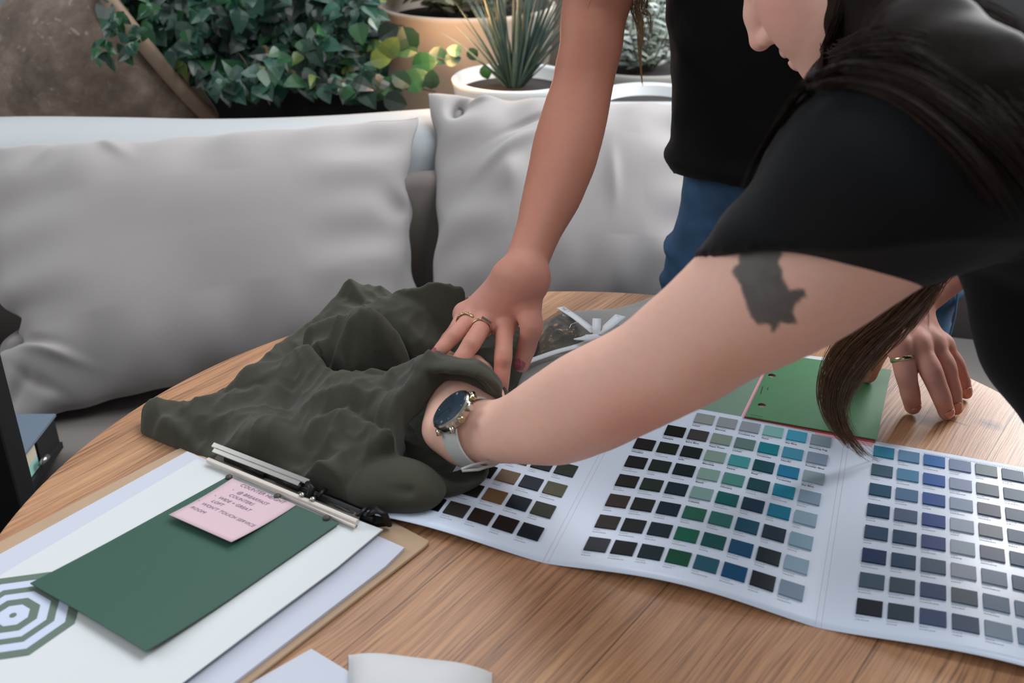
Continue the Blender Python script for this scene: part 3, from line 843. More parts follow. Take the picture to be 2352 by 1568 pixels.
def fast_obj(name, pos, f, m, parent=None, smooth_it=0, **kw):
    org = np.array([(pos[:, 0].min() + pos[:, 0].max()) / 2, (pos[:, 1].min() + pos[:, 1].max()) / 2, pos[:, 2].min()])
    if smooth_it:
        e = np.concatenate([f[:, [0, 1]], f[:, [1, 2]], f[:, [2, 3]], f[:, [3, 0]]]); e = np.concatenate([e, e[:, ::-1]])
        for _ in range(smooth_it):
            acc = np.stack([np.bincount(e[:, 0], pos[e[:, 1], k], len(pos)) for k in range(3)], -1); c = np.bincount(e[:, 0], minlength=len(pos))
            pos = pos * .45 + .55 * acc / np.maximum(c, 1)[:, None]
    me = bpy.data.meshes.new(name); me.vertices.add(len(pos)); me.vertices.foreach_set('co', (pos - org).astype(np.float32).ravel())
    me.loops.add(len(f) * 4); me.loops.foreach_set('vertex_index', f.astype(np.int32).ravel())
    me.polygons.add(len(f)); me.polygons.foreach_set('loop_start', np.arange(0, len(f) * 4, 4, dtype=np.int32)); me.polygons.foreach_set('use_smooth', np.ones(len(f), bool))
    me.update(calc_edges=True); me.validate()
    o = bpy.data.objects.new(name, me); C.objects.link(o)
    if m: me.materials.append(m)
    o.location = org
    if parent is not None:
        o.parent = parent; wp = np.array(parent.location); pp = parent
        while pp.parent is not None: pp = pp.parent; wp = wp + np.array(pp.location)
        o.location = org - wp
    return tag(o, **kw)


def vnoise(P, s, seed=0.):
    """cheap smooth pseudo-noise, vectorised"""
    x, y, z = P[:, 0] * s + seed, P[:, 1] * s + seed * 1.7, P[:, 2] * s - seed
    return (np.sin(x + 1.3 * np.sin(y * .9 + z)) + np.sin(y * 1.1 + 1.7 * np.sin(z * .8 + x * .7)) + np.sin(z * 1.2 + 1.1 * np.sin(x * 1.1 - y * .6))) / 3
# ================================================================== olive garment heaped on the table
def rbf(pts, vals, reg=1e-4):
    n = len(pts); r = np.linalg.norm(pts[:, None] - pts[None], axis=-1) / .1
    K = np.where(r > 0, r * r * np.log(np.maximum(r, 1e-9)), 0) + reg * np.eye(n)
    Pm = np.c_[np.ones(n), pts / .1]; A_ = np.block([[K, Pm], [Pm.T, np.zeros((3, 3))]])
    wv = np.linalg.solve(A_, np.r_[vals, 0, 0, 0])
    def f(Q):
        r = np.linalg.norm(Q[:, None] - pts[None], axis=-1) / .1
        K = np.where(r > 0, r * r * np.log(np.maximum(r, 1e-9)), 0)
        return K @ wv[:n] + wv[n] + (Q / .1) @ wv[n + 1:]
    return f


class Layer:
    """one draped ply: rounded-edge slab with its own outline, relief and crisp creases"""
    def __init__(s, out, ctrl, creases=(), R=.006, thick=None, table=.7512, nz=1.0):
        o3 = np.array([atz(*p) for p in out]); c3 = np.array([atz(*p) for p in ctrl]); s.op = o3[:, :2]; s.R = R
        allp = np.r_[o3, c3]; s.h = rbf(allp[:, :2], allp[:, 2], 1.5e-3); s.thick = thick; s.table = table; s.nz = nz
        s.cr = []
        for pts, A_, w1, w2 in creases:
            s.cr.append((np.array([atz(*p)[:2] for p in pts]), A_, w1, w2))
        s.c = (o3.min(0) + o3.max(0)) / 2; s.r = np.linalg.norm(o3.max(0) - o3.min(0)) / 2 + .03

    def top(s, Q):
        h = s.h(Q)
        for pl, A_, w1, w2 in s.cr:      # crease: crest along polyline, w1 / w2 fall-off on its left / right side
            best = np.full(len(Q), 9.); sg = np.ones(len(Q))
            for i in range(len(pl) - 1):
                a, b = pl[i], pl[i + 1]; ab = b - a; q = Q - a
                t = np.clip((q @ ab) / (ab @ ab), 0, 1); d = np.linalg.norm(q - t[:, None] * ab, axis=1); k = d < best
                best = np.where(k, d, best); sg = np.where(k, np.clip((ab[0] * q[:, 1] - ab[1] * q[:, 0]) / (np.linalg.norm(ab) * np.maximum(d, 1e-5)), -1, 1), sg)
            wd = w1 * (1 + sg) / 2 + w2 * (1 - sg) / 2; e = best / wd
            h = h + 1.3 * A_ * np.exp(-np.sqrt(e * e + .02) + .14)
        if s.nz:
            P = np.c_[Q, np.full(len(Q), .3)]
            n1 = vnoise(P, 70, 1.); n2 = vnoise(P * np.array([1, .6, 1]), 150, 5.)
            h = h + s.nz * (.0022 * n1 + .0034 * (1 - np.abs(n2)) ** 3 + .0005 * vnoise(P, 330, 2.))
        return h

    def __call__(s, P):
        Q = P[:, :2]; n = len(s.op); pd = np.full(len(P), 9.); ins = np.zeros(len(P), bool)
        for i in range(n):
            a, b = s.op[i], s.op[(i + 1) % n]; ab = b - a
            t = np.clip(((Q - a) @ ab) / (ab @ ab), 0, 1); pd = np.minimum(pd, np.linalg.norm(Q - a - t[:, None] * ab, axis=1))
            c = ((a[1] > Q[:, 1]) != (b[1] > Q[:, 1])) & (Q[:, 0] < (b[0] - a[0]) * (Q[:, 1] - a[1]) / (b[1] - a[1] + 1e-12) + a[0]); ins ^= c
        pd = np.where(ins, -pd, pd); h = s.top(Q); R = s.R
        zt = (P[:, 2] - h) * .8; q = np.stack([np.maximum(pd + R, 0), np.maximum(zt + R, 0)], -1)
        d = np.linalg.norm(q, axis=1) + np.minimum(np.maximum(pd + R, zt + R), 0) - R
        if s.thick: d = np.maximum(d, h - s.thick - P[:, 2])
        return np.maximum(d, s.table - P[:, 2])


def unit0(v): return np.array(v, float) / np.linalg.norm(v)
G = SDF()
def addL(*a, k=.003, **kw):
    l = Layer(*a, **kw); G.fnp(l, l.c, l.r, k); return l


addL([(323, 934, .768), (322, 985, .757), (350, 1000, .756), (470, 1045, .758), (700, 1112, .760), (900, 1130, .758), (1010, 1130, .757), (1060, 1060, .757), (1090, 960, .757), (1180, 905, .757), (1205, 850, .760), (1240, 800, .765), (1238, 760, .77), (1150, 740, .775), (1112, 692, .775), (1070, 680, .785), (1000, 672, .79), (905, 672, .795), (893, 662, .80), (872, 655, .802), (850, 655, .798), (830, 652, .800), (803, 640, .808), (788, 652, .80), (735, 710, .785), (690, 745, .778), (660, 765, .774), (600, 813, .768), (560, 848, .765), (470, 918, .764), (400, 930, .768)],
     [(620, 870, .768), (700, 810, .772), (760, 740, .785), (900, 720, .795), (1000, 780, .792), (1080, 760, .795), (1110, 830, .790), (1150, 880, .780), (1170, 800, .785), (1090, 710, .79), (700, 1000, .765), (900, 1040, .765), (840, 680, .795), (1000, 900, .765), (500, 960, .765)],
     [([(790, 668, .80), (830, 700, .79)], -.008, .006, .010), ([(803, 642, .81), (850, 690, .80)], .006, .008, .006), ([(600, 835, .775), (700, 765, .785), (770, 700, .795)], -.002, .01, .01), ([(1130, 760, .79), (1150, 890, .785)], -.006, .02, .012), ([(1190, 770, .785), (1175, 880, .78)], .006, .006, .01)], R=.007, k=.0)
# upper ply with turned waistband
addL([(815, 702, .812), (868, 680, .826), (905, 668, .834), (960, 658, .842), (1020, 654, .845), (1062, 657, .843), (1070, 672, .838), (1064, 702, .824), (1078, 750, .800), (1030, 800, .792), (950, 822, .79), (880, 790, .80), (830, 735, .808)],
     [(950, 720, .822), (1000, 735, .814), (900, 700, .828), (1000, 685, .834), (1020, 770, .80), (940, 770, .808)],
     [([(900, 667, .838), (985, 684, .838), (1035, 705, .832), (1062, 730, .82)], -.007, .0035, .007), ([(905, 662, .842), (960, 655, .848), (1020, 652, .85), (1064, 658, .846)], .007, .006, .010), ([(985, 690, .836), (1010, 718, .826), (1025, 760, .81)], -.006, .008, .008),
      ([(880, 720, .826), (950, 700, .832), (1000, 705, .828)], .005, .016, .012), ([(930, 760, .81), (980, 800, .80)], .005, .01, .01)], R=.008, thick=.03)
# big rounded fold
addL([(692, 775, .798), (694, 748, .808), (712, 722, .820), (755, 703, .832), (800, 700, .838), (850, 712, .838), (895, 740, .832), (930, 775, .822), (943, 808, .810), (935, 835, .800), (860, 845, .800), (800, 842, .800), (745, 828, .790), (702, 798, .793)],
     [(800, 735, .846), (855, 760, .842), (780, 790, .828), (860, 812, .818), (730, 758, .826), (900, 800, .822), (820, 820, .812)],
     [([(858, 782, .836), (872, 805, .824), (895, 835, .815)], -.008, .007, .012), ([(905, 780, .834), (915, 830, .818)], .003, .012, .008), ([(745, 800, .82), (790, 775, .832), (840, 780, .834)], .003, .018, .016), ([(720, 790, .81), (780, 826, .81)], -.006, .012, .010)], R=.013, thick=.045)
# front ply with the long crest
addL([(323, 934, .772), (345, 926, .773), (425, 926, .776), (455, 920, .779), (520, 880, .787), (560, 846, .793), (610, 822, .797), (650, 812, .801), (672, 803, .804), (678, 786, .810), (692, 786, .813), (712, 794, .814), (735, 812, .814), (760, 832, .812), (800, 840, .812), (860, 838, .816), (905, 834, .824), (940, 820, .840), (962, 811, .852), (985, 815, .857), (1005, 826, .857), (1025, 838, .855), (1008, 855, .850), (985, 886, .841), (955, 910, .833), (925, 945, .822), (908, 1000, .806), (907, 1036, .797), (880, 1052, .790), (850, 1072, .785), (825, 1098, .783), (828, 1130, .772), (800, 1143, .762), (700, 1112, .760), (600, 1086, .758), (470, 1043, .757), (350, 1000, .756), (321, 985, .757)],
     [(350, 950, .774), (350, 978, .772), (450, 1020, .778), (450, 955, .778), (560, 885, .787), (600, 1010, .788), (700, 1065, .790), (640, 930, .788), (560, 960, .784), (740, 870, .806), (800, 870, .815), (860, 870, .822), (920, 860, .832), (975, 845, .850), (900, 900, .832), (860, 975, .812), (900, 1010, .802), (780, 905, .812), (800, 1000, .797), (760, 1080, .788), (840, 1050, .788), (700, 1000, .790), (740, 945, .800), (700, 850, .802), (400, 1015, .768), (780, 1115, .778)],
     [([(665, 868, .80), (655, 925, .792), (690, 1000, .79), (740, 1040, .79)], -.013, .022, .018),
      ([(640, 866, .80), (672, 866, .804), (690, 830, .812), (695, 800, .814)], .006, .008, .014),
      ([(715, 800, .814), (745, 840, .812), (800, 862, .814)], .005, .008, .012), ([(745, 828, .812), (800, 850, .812), (880, 852, .818)], -.005, .006, .010),
      ([(985, 825, .857), (945, 875, .842), (905, 925, .830), (880, 975, .818), (895, 1015, .805)], .009, .014, .012),
      ([(840, 915, .82), (850, 960, .812), (885, 1010, .800)], -.014, .014, .012),
      ([(730, 958, .803), (775, 942, .810), (815, 962, .811), (860, 992, .807), (905, 1032, .799)], .011, .009, .022),
      ([(755, 935, .806), (800, 935, .806), (850, 970, .802), (890, 1008, .798)], -.007, .008, .007),
      ([(345, 932, .774), (440, 928, .78), (470, 922, .782)], .004, .008, .012), ([(340, 985, .768), (450, 1005, .778), (600, 1040, .786), (700, 1075, .788)], .005, .012, .010),
      ([(455, 925, .782), (520, 890, .788), (565, 850, .794)], .004, .006, .016), ([(560, 1000, .788), (650, 1010, .79), (740, 1020, .792)], .004, .016, .012),
      ([(700, 1050, .79), (800, 1030, .797), (900, 1040, .796)], .007, .014, .016), ([(540, 900, .786), (620, 850, .796), (660, 840, .80)], .005, .014, .020), ([(590, 905, .786), (500, 965, .78)], -.004, .018, .018),
      ([(880, 870, .828), (925, 900, .828)], -.006, .009, .009), ([(760, 870, .812), (740, 910, .805)], .005, .007, .012), ([(480, 962, .78), (560, 935, .785), (640, 930, .788)], .005, .006, .014), ([(880, 1045, .79), (800, 1078, .788), (730, 1088, .786)], .005, .007, .012), ([(700, 925, .80), (780, 898, .812), (850, 905, .818)], .005, .007, .012), ([(600, 1040, .786), (680, 1035, .79), (760, 1000, .795)], .005, .008, .010), ([(520, 905, .782), (600, 880, .788)], -.005, .006, .008), ([(420, 960, .775), (500, 1000, .78), (600, 1020, .786)], -.004, .008, .012), ([(800, 870, .815), (830, 910, .815), (850, 950, .81)], .004, .006, .010), ([(900, 850, .828), (870, 890, .824)], .004, .006, .008), ([(1015, 842, .853), (985, 870, .845), (950, 895, .838)], .004, .004, .006)], R=.009, thick=.05)
# lump and flap over the chart corner
_a = np.array([.93, -.37, 0]); _bb = np.array([.37, .93, 0]); _z = np.array([0, 0, 1.])
G.ell(atz(915, 1112, .772), (_a, _bb, _z), (.045, .030, .0225), .006)
G.ell(atz(865, 1125, .768), (_a, _bb, _z), (.028, .022, .014), .010)
G.ell(atz(1042, 1098, .765), (unit0((.85, .52, 0)), unit0((-.52, .85, 0)), _z), (.036, .020, .013), .004)
G.cap(atz(852, 1090, .796), atz(885, 1122, .789), .0045, .003, .008, op='s'); G.cap(atz(885, 1122, .789), atz(940, 1128, .783), .003, .002, .008, op='s')
G.cap(atz(985, 1075, .795), atz(1010, 1120, .782), .003, .004, .004, op='s')
# sheet of the hem falling away behind the hidden hand
addL([(975, 812, .857), (1030, 828, .862), (1085, 836, .863), (1120, 852, .857), (1143, 882, .843), (1148, 912, .830), (1170, 893, .79), (1156, 850, .788), (1100, 830, .806), (1040, 818, .822), (1000, 806, .834)], [(1060, 825, .845), (1110, 838, .835), (1145, 870, .825)], R=.005, thick=.03)


def W(pts, dz=0): return [atz(x, y, z) - np.array([0, 0, dz]) for x, y, z in pts]


def ridge(pts, rad, k=.012, op='u', lift=0, flat=1.):
    """a rounded hem whose crest passes through (px, py, z)"""
    q = W(pts); rad = rad if hasattr(rad, '__len__') else [rad] * len(q)
    q = [p - np.array([0, 0, r * flat - lift]) for p, r in zip(q, rad)]
    G.chain(q, rad, k, flat, (0, 0, 1), op=op)


# hem lifted over the hand
ridge([(975, 822, .858), (1005, 832, .860), (1045, 836, .864), (1085, 842, .864), (1118, 858, .858), (1136, 880, .848), (1143, 908, .832)], [.010, .008, .007, .0065, .006, .006, .006], .006, flat=.5)
ridge([(1000, 840, .857), (1040, 845, .860), (1080, 850, .859), (1108, 864, .853), (1126, 888, .843)], [.0035, .003, .003, .003, .003], .002)
# room for the hand, opening towards the wrist
for a, b, r1, r2 in ((atz(1085, 872, .815), atz(1045, 1000, .800), .034, .036), (atz(1045, 1000, .798), atz(1085, 1062, .792), .034, .028), (atz(965, 985, .79), atz(1060, 1045, .785), .022, .026)):
    G.cap(a, b, r1, r2, .004, op='s')
G.cap(atz(1080, 870, .818), atz(1120, 845, .800), .030, .022, .004, op='s')
pos, f = G.mesh(.0020)
OLIVE = mat('olive_linen', '#424137', .95, noise=.22, nscale=30, bump=(1100, .0006, .7), sheen=.10, spec=.2)
_nt = OLIVE.node_tree; _b1 = [n for n in _nt.nodes if n.type == 'BUMP'][0]; _tc = [n for n in _nt.nodes if n.type == 'TEX_COORD'][0]
_n = _nt.nodes.new('ShaderNodeTexNoise'); _n.noise_type = 'RIDGED_MULTIFRACTAL'; _n.inputs['Scale'].default_value = 16; _n.inputs['Detail'].default_value = 3; _n.inputs['Distortion'].default_value = .6; _nt.links.new(_tc.outputs['Object'], _n.inputs['Vector'])
_b2 = _nt.nodes.new('ShaderNodeBump'); _b2.inputs['Distance'].default_value = .004; _b2.inputs['Strength'].default_value = .55
_nt.links.new(_n.outputs['Fac'], _b2.inputs['Height']); _nt.links.new(_b2.outputs['Normal'], _b1.inputs['Normal'])
fast_obj('folded_garment', pos, f, OLIVE, smooth_it=1, label='crumpled olive green linen garment heaped on the table under both reaching hands', cat='garment')
# ================================================================== people
def skin_mat(name, base, red, tone2):
    m = bpy.data.materials.new(name); m.use_nodes = True; nt = m.node_tree; L = nt.links; N = nt.nodes.new
    b = nt.nodes['Principled BSDF']; tc = N('ShaderNodeTexCoord')
    n = N('ShaderNodeTexNoise'); n.inputs['Scale'].default_value = 16; n.inputs['Detail'].default_value = 3; L.new(tc.outputs['Object'], n.inputs['Vector'])
    n2 = N('ShaderNodeTexNoise'); n2.inputs['Scale'].default_value = 140; n2.inputs['Detail'].default_value = 4; L.new(tc.outputs['Object'], n2.inputs['Vector'])
    a = N('ShaderNodeMix'); a.data_type = 'RGBA'; a.inputs['A'].default_value = s2l(base); a.inputs['B'].default_value = s2l(tone2)
    L.new(n.outputs['Fac'], a.inputs['Factor'])
    a2 = N('ShaderNodeMix'); a2.data_type = 'RGBA'; a2.blend_type = 'MULTIPLY'; a2.inputs['Factor'].default_value = .12; L.new(a.outputs['Result'], a2.inputs['A']); L.new(n2.outputs['Color'], a2.inputs['B'])
    at = N('ShaderNodeAttribute'); at.attribute_name = 'flush'
    c = N('ShaderNodeMix'); c.data_type = 'RGBA'; L.new(at.outputs['Fac'], c.inputs['Factor']); L.new(a2.outputs['Result'], c.inputs['A']); c.inputs['B'].default_value = s2l(red)
    at2 = N('ShaderNodeAttribute'); at2.attribute_name = 'ink'
    n3 = N('ShaderNodeTexNoise'); n3.inputs['Scale'].default_value = 90; n3.inputs['Detail'].default_value = 5; L.new(tc.outputs['Object'], n3.inputs['Vector'])
    ik = N('ShaderNodeMix'); ik.data_type = 'RGBA'; ik.inputs['A'].default_value = s2l('#2c3538'); ik.inputs['B'].default_value = s2l('#5d6360'); L.new(n3.outputs['Fac'], ik.inputs['Factor'])
    d = N('ShaderNodeMix'); d.data_type = 'RGBA'; L.new(at2.outputs['Fac'], d.inputs['Factor']); L.new(c.outputs['Result'], d.inputs['A']); L.new(ik.outputs['Result'], d.inputs['B'])
    L.new(d.outputs['Result'], b.inputs['Base Color'])
    b.inputs['Roughness'].default_value = .56; b.inputs['Specular IOR Level'].default_value = .28
    b.inputs['Subsurface Weight'].default_value = .12; b.inputs['Subsurface Radius'].default_value = (1, .3, .15); b.inputs['Subsurface Scale'].default_value = .006
    bp = N('ShaderNodeBump'); bp.inputs['Distance'].default_value = .0003; bp.inputs['Strength'].default_value = .25; L.new(n2.outputs['Fac'], bp.inputs['Height']); L.new(bp.outputs[0], b.inputs['Normal'])
    return m


SKIN1 = skin_mat('warm_skin', '#bb806a', '#dba192', '#ae705b'); SKIN2 = skin_mat('fair_skin', '#efc1af', '#dc9488', '#e8b8a2')
NAILP = mat('rose_nail_polish', '#97525a', .15, spec=.6, noise=.05); NAILC = mat('copper_nail_polish', '#d0917f', .18, metal=.3, noise=.05)
GOLD = mat('gold', '#c9b78e', .22, metal=1, noise=.05); SILV = mat('silver', '#c9c9c6', .2, metal=1, noise=.05)
BLACKC = mat('black_jersey', '#0c0d10', .92, noise=.3, nscale=12, bump=(600, .0005, .4), sheen=.04, spec=.2)
BLACKT = mat('charcoal_black_jersey', '#0b0c0e', .92, noise=.3, nscale=12, bump=(600, .0005, .4), sheen=.06, spec=.2)


def unit(v): v = np.array(v, float); return v / np.linalg.norm(v)


def attr(o, name, vals):
    a = o.data.attributes.new(name, 'FLOAT', 'POINT'); a.data.foreach_set('value', np.asarray(vals, np.float32))


def finger(S, pts, rad, k=.0035):
    """MCP, PIP, DIP, tip; knuckles a touch thicker than the shafts between them"""
    pts = [np.array(p) for p in pts]; P, R = [], []
    for i in range(len(pts) - 1):
        P += [pts[i], (pts[i] + pts[i + 1]) / 2]; R += [[rad[i]], [(rad[i] + rad[i + 1]) / 2 * .965]]
    P.append(pts[-1]); R.append([rad[-1]]); P = catmull(P, 3); R = [float(x[0]) for x in catmull(R, 3)]
    for i in range(len(P) - 1): S.cap(P[i], P[i + 1], R[i], R[i + 1], .006 if i < 2 else .0012)


def hand(S, wrist, mcps, fingers, thumb, wr, pk=.016):
    """palm of five rays blended into one, then separate fingers"""
    up = unit(np.cross(mcps[0] - wrist, mcps[-1] - wrist));
    if up[2] < 0: up = -up
    for i, m_ in enumerate(mcps):
        w0 = wrist + (m_ - mcps.mean(0)) * .35
        S.cap(w0, m_ - up * .003, wr * .62, .0115 - .0008 * i, pk)
        S.ell(m_ + up * .0015, (unit(m_ - wrist), np.cross(up, unit(m_ - wrist)), up), (.011, .0095, .0085), .008)
    S.cap(wrist - up * .004, mcps.mean(0) - up * .009, wr * .8, .013, pk)
    for pts, rad in fingers: finger(S, pts, rad)
    finger(S, thumb[0], thumb[1], .008)
    return up


def nail(parent, name, base, tip, up, r, ln=.0115, w=.0052, mt=None, off=-.0062):
    """almond nail plate hugging the back of a fingertip"""
    t = unit(tip - base); n = unit(up - t * (up @ t)); s = np.cross(t, n); vs = []; nu, nv = 13, 9
    for i in range(nu):
        v = i / (nu - 1); ww = w * (math.sin(min(1, v / .25) * math.pi / 2) ** .6 if v < .25 else (1 if v < .6 else max(.0, 1 - ((v - .6) / .4) ** 2.2) ** .5 * .9 + .1 * (1 - v)))
        for j in range(nv):
            a = -1 + 2 * j / (nv - 1); x = a * ww; zz = math.sqrt(max(r * r - x * x, 0)) + .0016
            lift = -.0022 * max(0, v - .55) / .45
            vs.append(tip + t * (off + ln * v) + s * x + n * (zz + lift))
    up_v = list(vs); lo = [p - n * .0009 for p in vs]; B0 = len(vs); f = grid_faces(nu, nv)
    f2 = [[a + B0 for a in q][::-1] for q in f]
    edge = [i * nv for i in range(nu)] + [(nu - 1) * nv + j for j in range(1, nv)] + [i * nv + nv - 1 for i in range(nu - 2, -1, -1)] + [j for j in range(nv - 2, 0, -1)]
    f3 = [[edge[k], B0 + edge[k], B0 + edge[(k + 1) % len(edge)], edge[(k + 1) % len(edge)]] for k in range(len(edge))]
    o = pyobj(name, up_v + lo, f + f2 + f3, mt or NAILP, parent, True); return o


def torus(mb, c, ax, R, r, sq=1., seg=40, sg=10, wide=1., mi=0):
    ax = unit(ax); a = unit(np.cross(ax, (.3, .1, 1))); b = np.cross(ax, a); vs = []
    for i in range(seg):
        t = 2 * math.pi * i / seg; rd = a * math.cos(t) + b * math.sin(t)
        for j in range(sg):
            p = 2 * math.pi * j / sg; vs.append(c + rd * (R + r * math.cos(p)) + ax * r * wide * math.sin(p))
    mb.add(vs, [[i * sg + j, ((i + 1) % seg) * sg + j, ((i + 1) % seg) * sg + (j + 1) % sg, i * sg + (j + 1) % sg] for i in range(seg) for j in range(sg)], mi)


def hair(parent, name, guides, n, rad, m, seed=1, segs=22, parent_kw=None, **kw):
    """strands scattered round guide curves: guides = [(points, radii, share)]"""
    rs = np.random.RandomState(seed); V, Fc = [], []
    for pts, rads, share in guides:
        P = np.array(catmull(pts, 10)); n0 = len(P); idx = np.linspace(0, n0 - 1, segs)
        Q = np.stack([np.interp(idx, np.arange(n0), P[:, k]) for k in range(3)], -1); R = np.interp(np.linspace(0, 1, segs), np.linspace(0, 1, len(rads)), rads)
        T = np.gradient(Q, axis=0); T /= np.linalg.norm(T, axis=1)[:, None]
        a = np.cross(T, (.2, .9, .3)); a /= np.linalg.norm(a, axis=1)[:, None]; b = np.cross(T, a)
        for _ in range(int(n * share)):
            rr = math.sqrt(rs.rand()); th_ = rs.rand() * 2 * math.pi; ph = rs.rand(4) * 7; end = rs.uniform(.75, 1.0); tt = np.linspace(0, end, segs)
            C_ = np.stack([np.interp(tt * (segs - 1), np.arange(segs), Q[:, k]) for k in range(3)], -1)
            A_ = np.stack([np.interp(tt * (segs - 1), np.arange(segs), a[:, k]) for k in range(3)], -1); B_ = np.stack([np.interp(tt * (segs - 1), np.arange(segs), b[:, k]) for k in range(3)], -1)
            Rr = np.interp(tt * (segs - 1), np.arange(segs), R)
            ox = (rr * math.cos(th_) + .22 * np.sin(tt * 5 + ph[0]) + .08 * np.sin(tt * 13 + ph[1])) * Rr; oy = (rr * math.sin(th_) + .22 * np.sin(tt * 5 + ph[2]) + .08 * np.sin(tt * 12 + ph[3])) * Rr * .6
            S_ = C_ + A_ * ox[:, None] + B_ * oy[:, None]; w_ = rad * (1 - .75 * np.linspace(0, 1, segs) ** 3)
            base = len(V) * segs * 3
            ring = np.stack([S_ + A_ * (w_ * math.cos(k * 2.0944))[:, None] + B_ * (w_ * math.sin(k * 2.0944))[:, None] for k in range(3)], 1).reshape(-1, 3)
            V.append(ring)
            i = np.arange(segs - 1)[:, None] * 3; k = np.arange(3)[None]; k2 = (k + 1) % 3
            Fc.append(np.stack([i + k, i + k2, i + 3 + k2, i + 3 + k], -1).reshape(-1, 4) + base)
    return fast_obj(name, np.concatenate(V), np.concatenate(Fc), m, parent, **kw)


# ------------------------------------------------------------------ the standing person
p1 = empty('person', (.385, 1.34, 0), 'person standing behind the table in black top and jeans, hands pressed down', 'person')
A1 = SDF()
wrR = atd(1201, 640, 1.083); elR = np.array([.073, 1.195, .982]); shR = np.array([.142, 1.285, 1.25])
wrL = atd(2080, 700, 1.10); elL = atd(2385, 440, 1.2); shL = np.array([.60, 1.285, 1.22])
def arm1(wr, el, sh, sd):
    ax = unit(el - wr)
    A1.cap(wr, wr + (el - wr) * .25, .0225, .0240, .02, .9, (0, 0, 1))
    A1.chain([wr + (el - wr) * .12, wr + (el - wr) * .40, wr + (el - wr) * .72, el - ax * .01], [.0225, .0275, .0355, .0350], .02)
    A1.chain([el, el + (sh - el) * .3, el + (sh - el) * .65, sh], [.0350, .0355, .0385, .050], .02)
    A1.ell(el + np.array([sd * .006, .02, -.006]), np.eye(3), (.027, .025, .030), .03)
def limb(S, pts, rads, n=12, k=.0008):
    P = catmull(pts, n); r = catmull([[x] for x in rads], n); S.chain(P, [float(x[0]) for x in r], k)
RS = [(1201, 640, 1.083, .0226), (1211, 600, 1.097, .0221), (1237, 530, 1.120, .0243), (1253, 486, 1.138, .0281), (1270, 442, 1.155, .0320), (1286, 391, 1.175, .0354), (1300, 340, 1.195, .0383), (1320, 265, 1.214, .0376), (1336, 204, 1.222, .0354), (1345, 156, 1.225, .0355), (1358, 100, 1.228, .0368), (1372, 0, 1.235, .0400)]
RP = [atd(x, y, d) for x, y, d, r in RS] + [shR]; limb(A1, RP, [q[3] for q in RS] + [.050]); elR = RP[6]
LP = [wrL, wrL + (elL - wrL) * .3, wrL + (elL - wrL) * .7, elL, (elL + shL) / 2, shL]; limb(A1, LP, [.0228, .0270, .0350, .0360, .0380, .050], 20)
A1.ell(wrR + np.array([-.022, .004, .004]), np.eye(3), (.009, .009, .010), .014)   # wrist bone
# right hand (pressing the garment)
mR = np.array([atd(1160, 742, 1.098), atd(1118, 735, 1.102), atd(1082, 730, 1.110), atd(1066, 718, 1.122)])
fR = [([mR[0], atz(1156, 818, .826), atz(1152, 866, .808), atz(1151, 893, .796)], [.0098, .0090, .0080, .0068]),
      ([mR[1], atz(1086, 784, .838), atz(1058, 826, .826), atz(1042, 848, .814)], [.0100, .0092, .0080, .0068]),
      ([mR[2], atz(1045, 768, .836), atz(1015, 800, .828), atz(999, 818, .822)], [.0092, .0082, .0072, .0060]),
      ([mR[3], atz(1048, 752, .826), atz(1026, 778, .812), atz(1014, 792, .806)], [.0082, .0072, .0064, .0054])]
tR = ([atd(1208, 690, 1.088), atd(1221, 752, 1.078), atz(1209, 800, .812), atz(1198, 838, .796)], [.0150, .0118, .0100, .0080])
upR = hand(A1, wrR, mR, fR, tR, .0245)
# left hand (fingertips on the bare wood)
mL = np.array([atd(2066, 792, 1.062), atd(2106, 786, 1.066), atd(2140, 784, 1.074), atd(2164, 790, 1.084)])
fL = [([mL[0], atz(2080, 855, .805), atz(2091, 903, .780), atz(2097, 933, .7595)], [.0114, .0108, .0094, .0082]),
      ([mL[1], atz(2138, 852, .808), atz(2162, 910, .781), atz(2174, 946, .7595)], [.0114, .0108, .0094, .0082]),
      ([mL[2], atz(2173, 840, .806), atz(2188, 895, .779), atz(2194, 936, .7590)], [.0107, .0100, .0088, .0076]),
      ([mL[3], atz(2197, 836, .794), atz(2211, 872, .773), atz(2219, 902, .7580)], [.0092, .0084, .0076, .0068])]
tL = ([atd(2066, 745, 1.085), atd(2022, 795, 1.085), atz(2003, 832, .778), atz(1993, 860, .764)], [.0145, .0120, .0108, .0094])
upL = hand(A1, wrL, mL, fL, tL, .0225, .010)
# torso, neck, head
A1.chain([(.375, 1.34, .98), (.375, 1.33, 1.12), (.375, 1.31, 1.22)], [.14, .145, .12], .05, .65, (0, 1, 0))
A1.cap((.20, 1.29, 1.25), (.55, 1.29, 1.25), .05, .05, .05)
A1.cap((.375, 1.29, 1.27), (.36, 1.22, 1.38), .052, .050, .04)


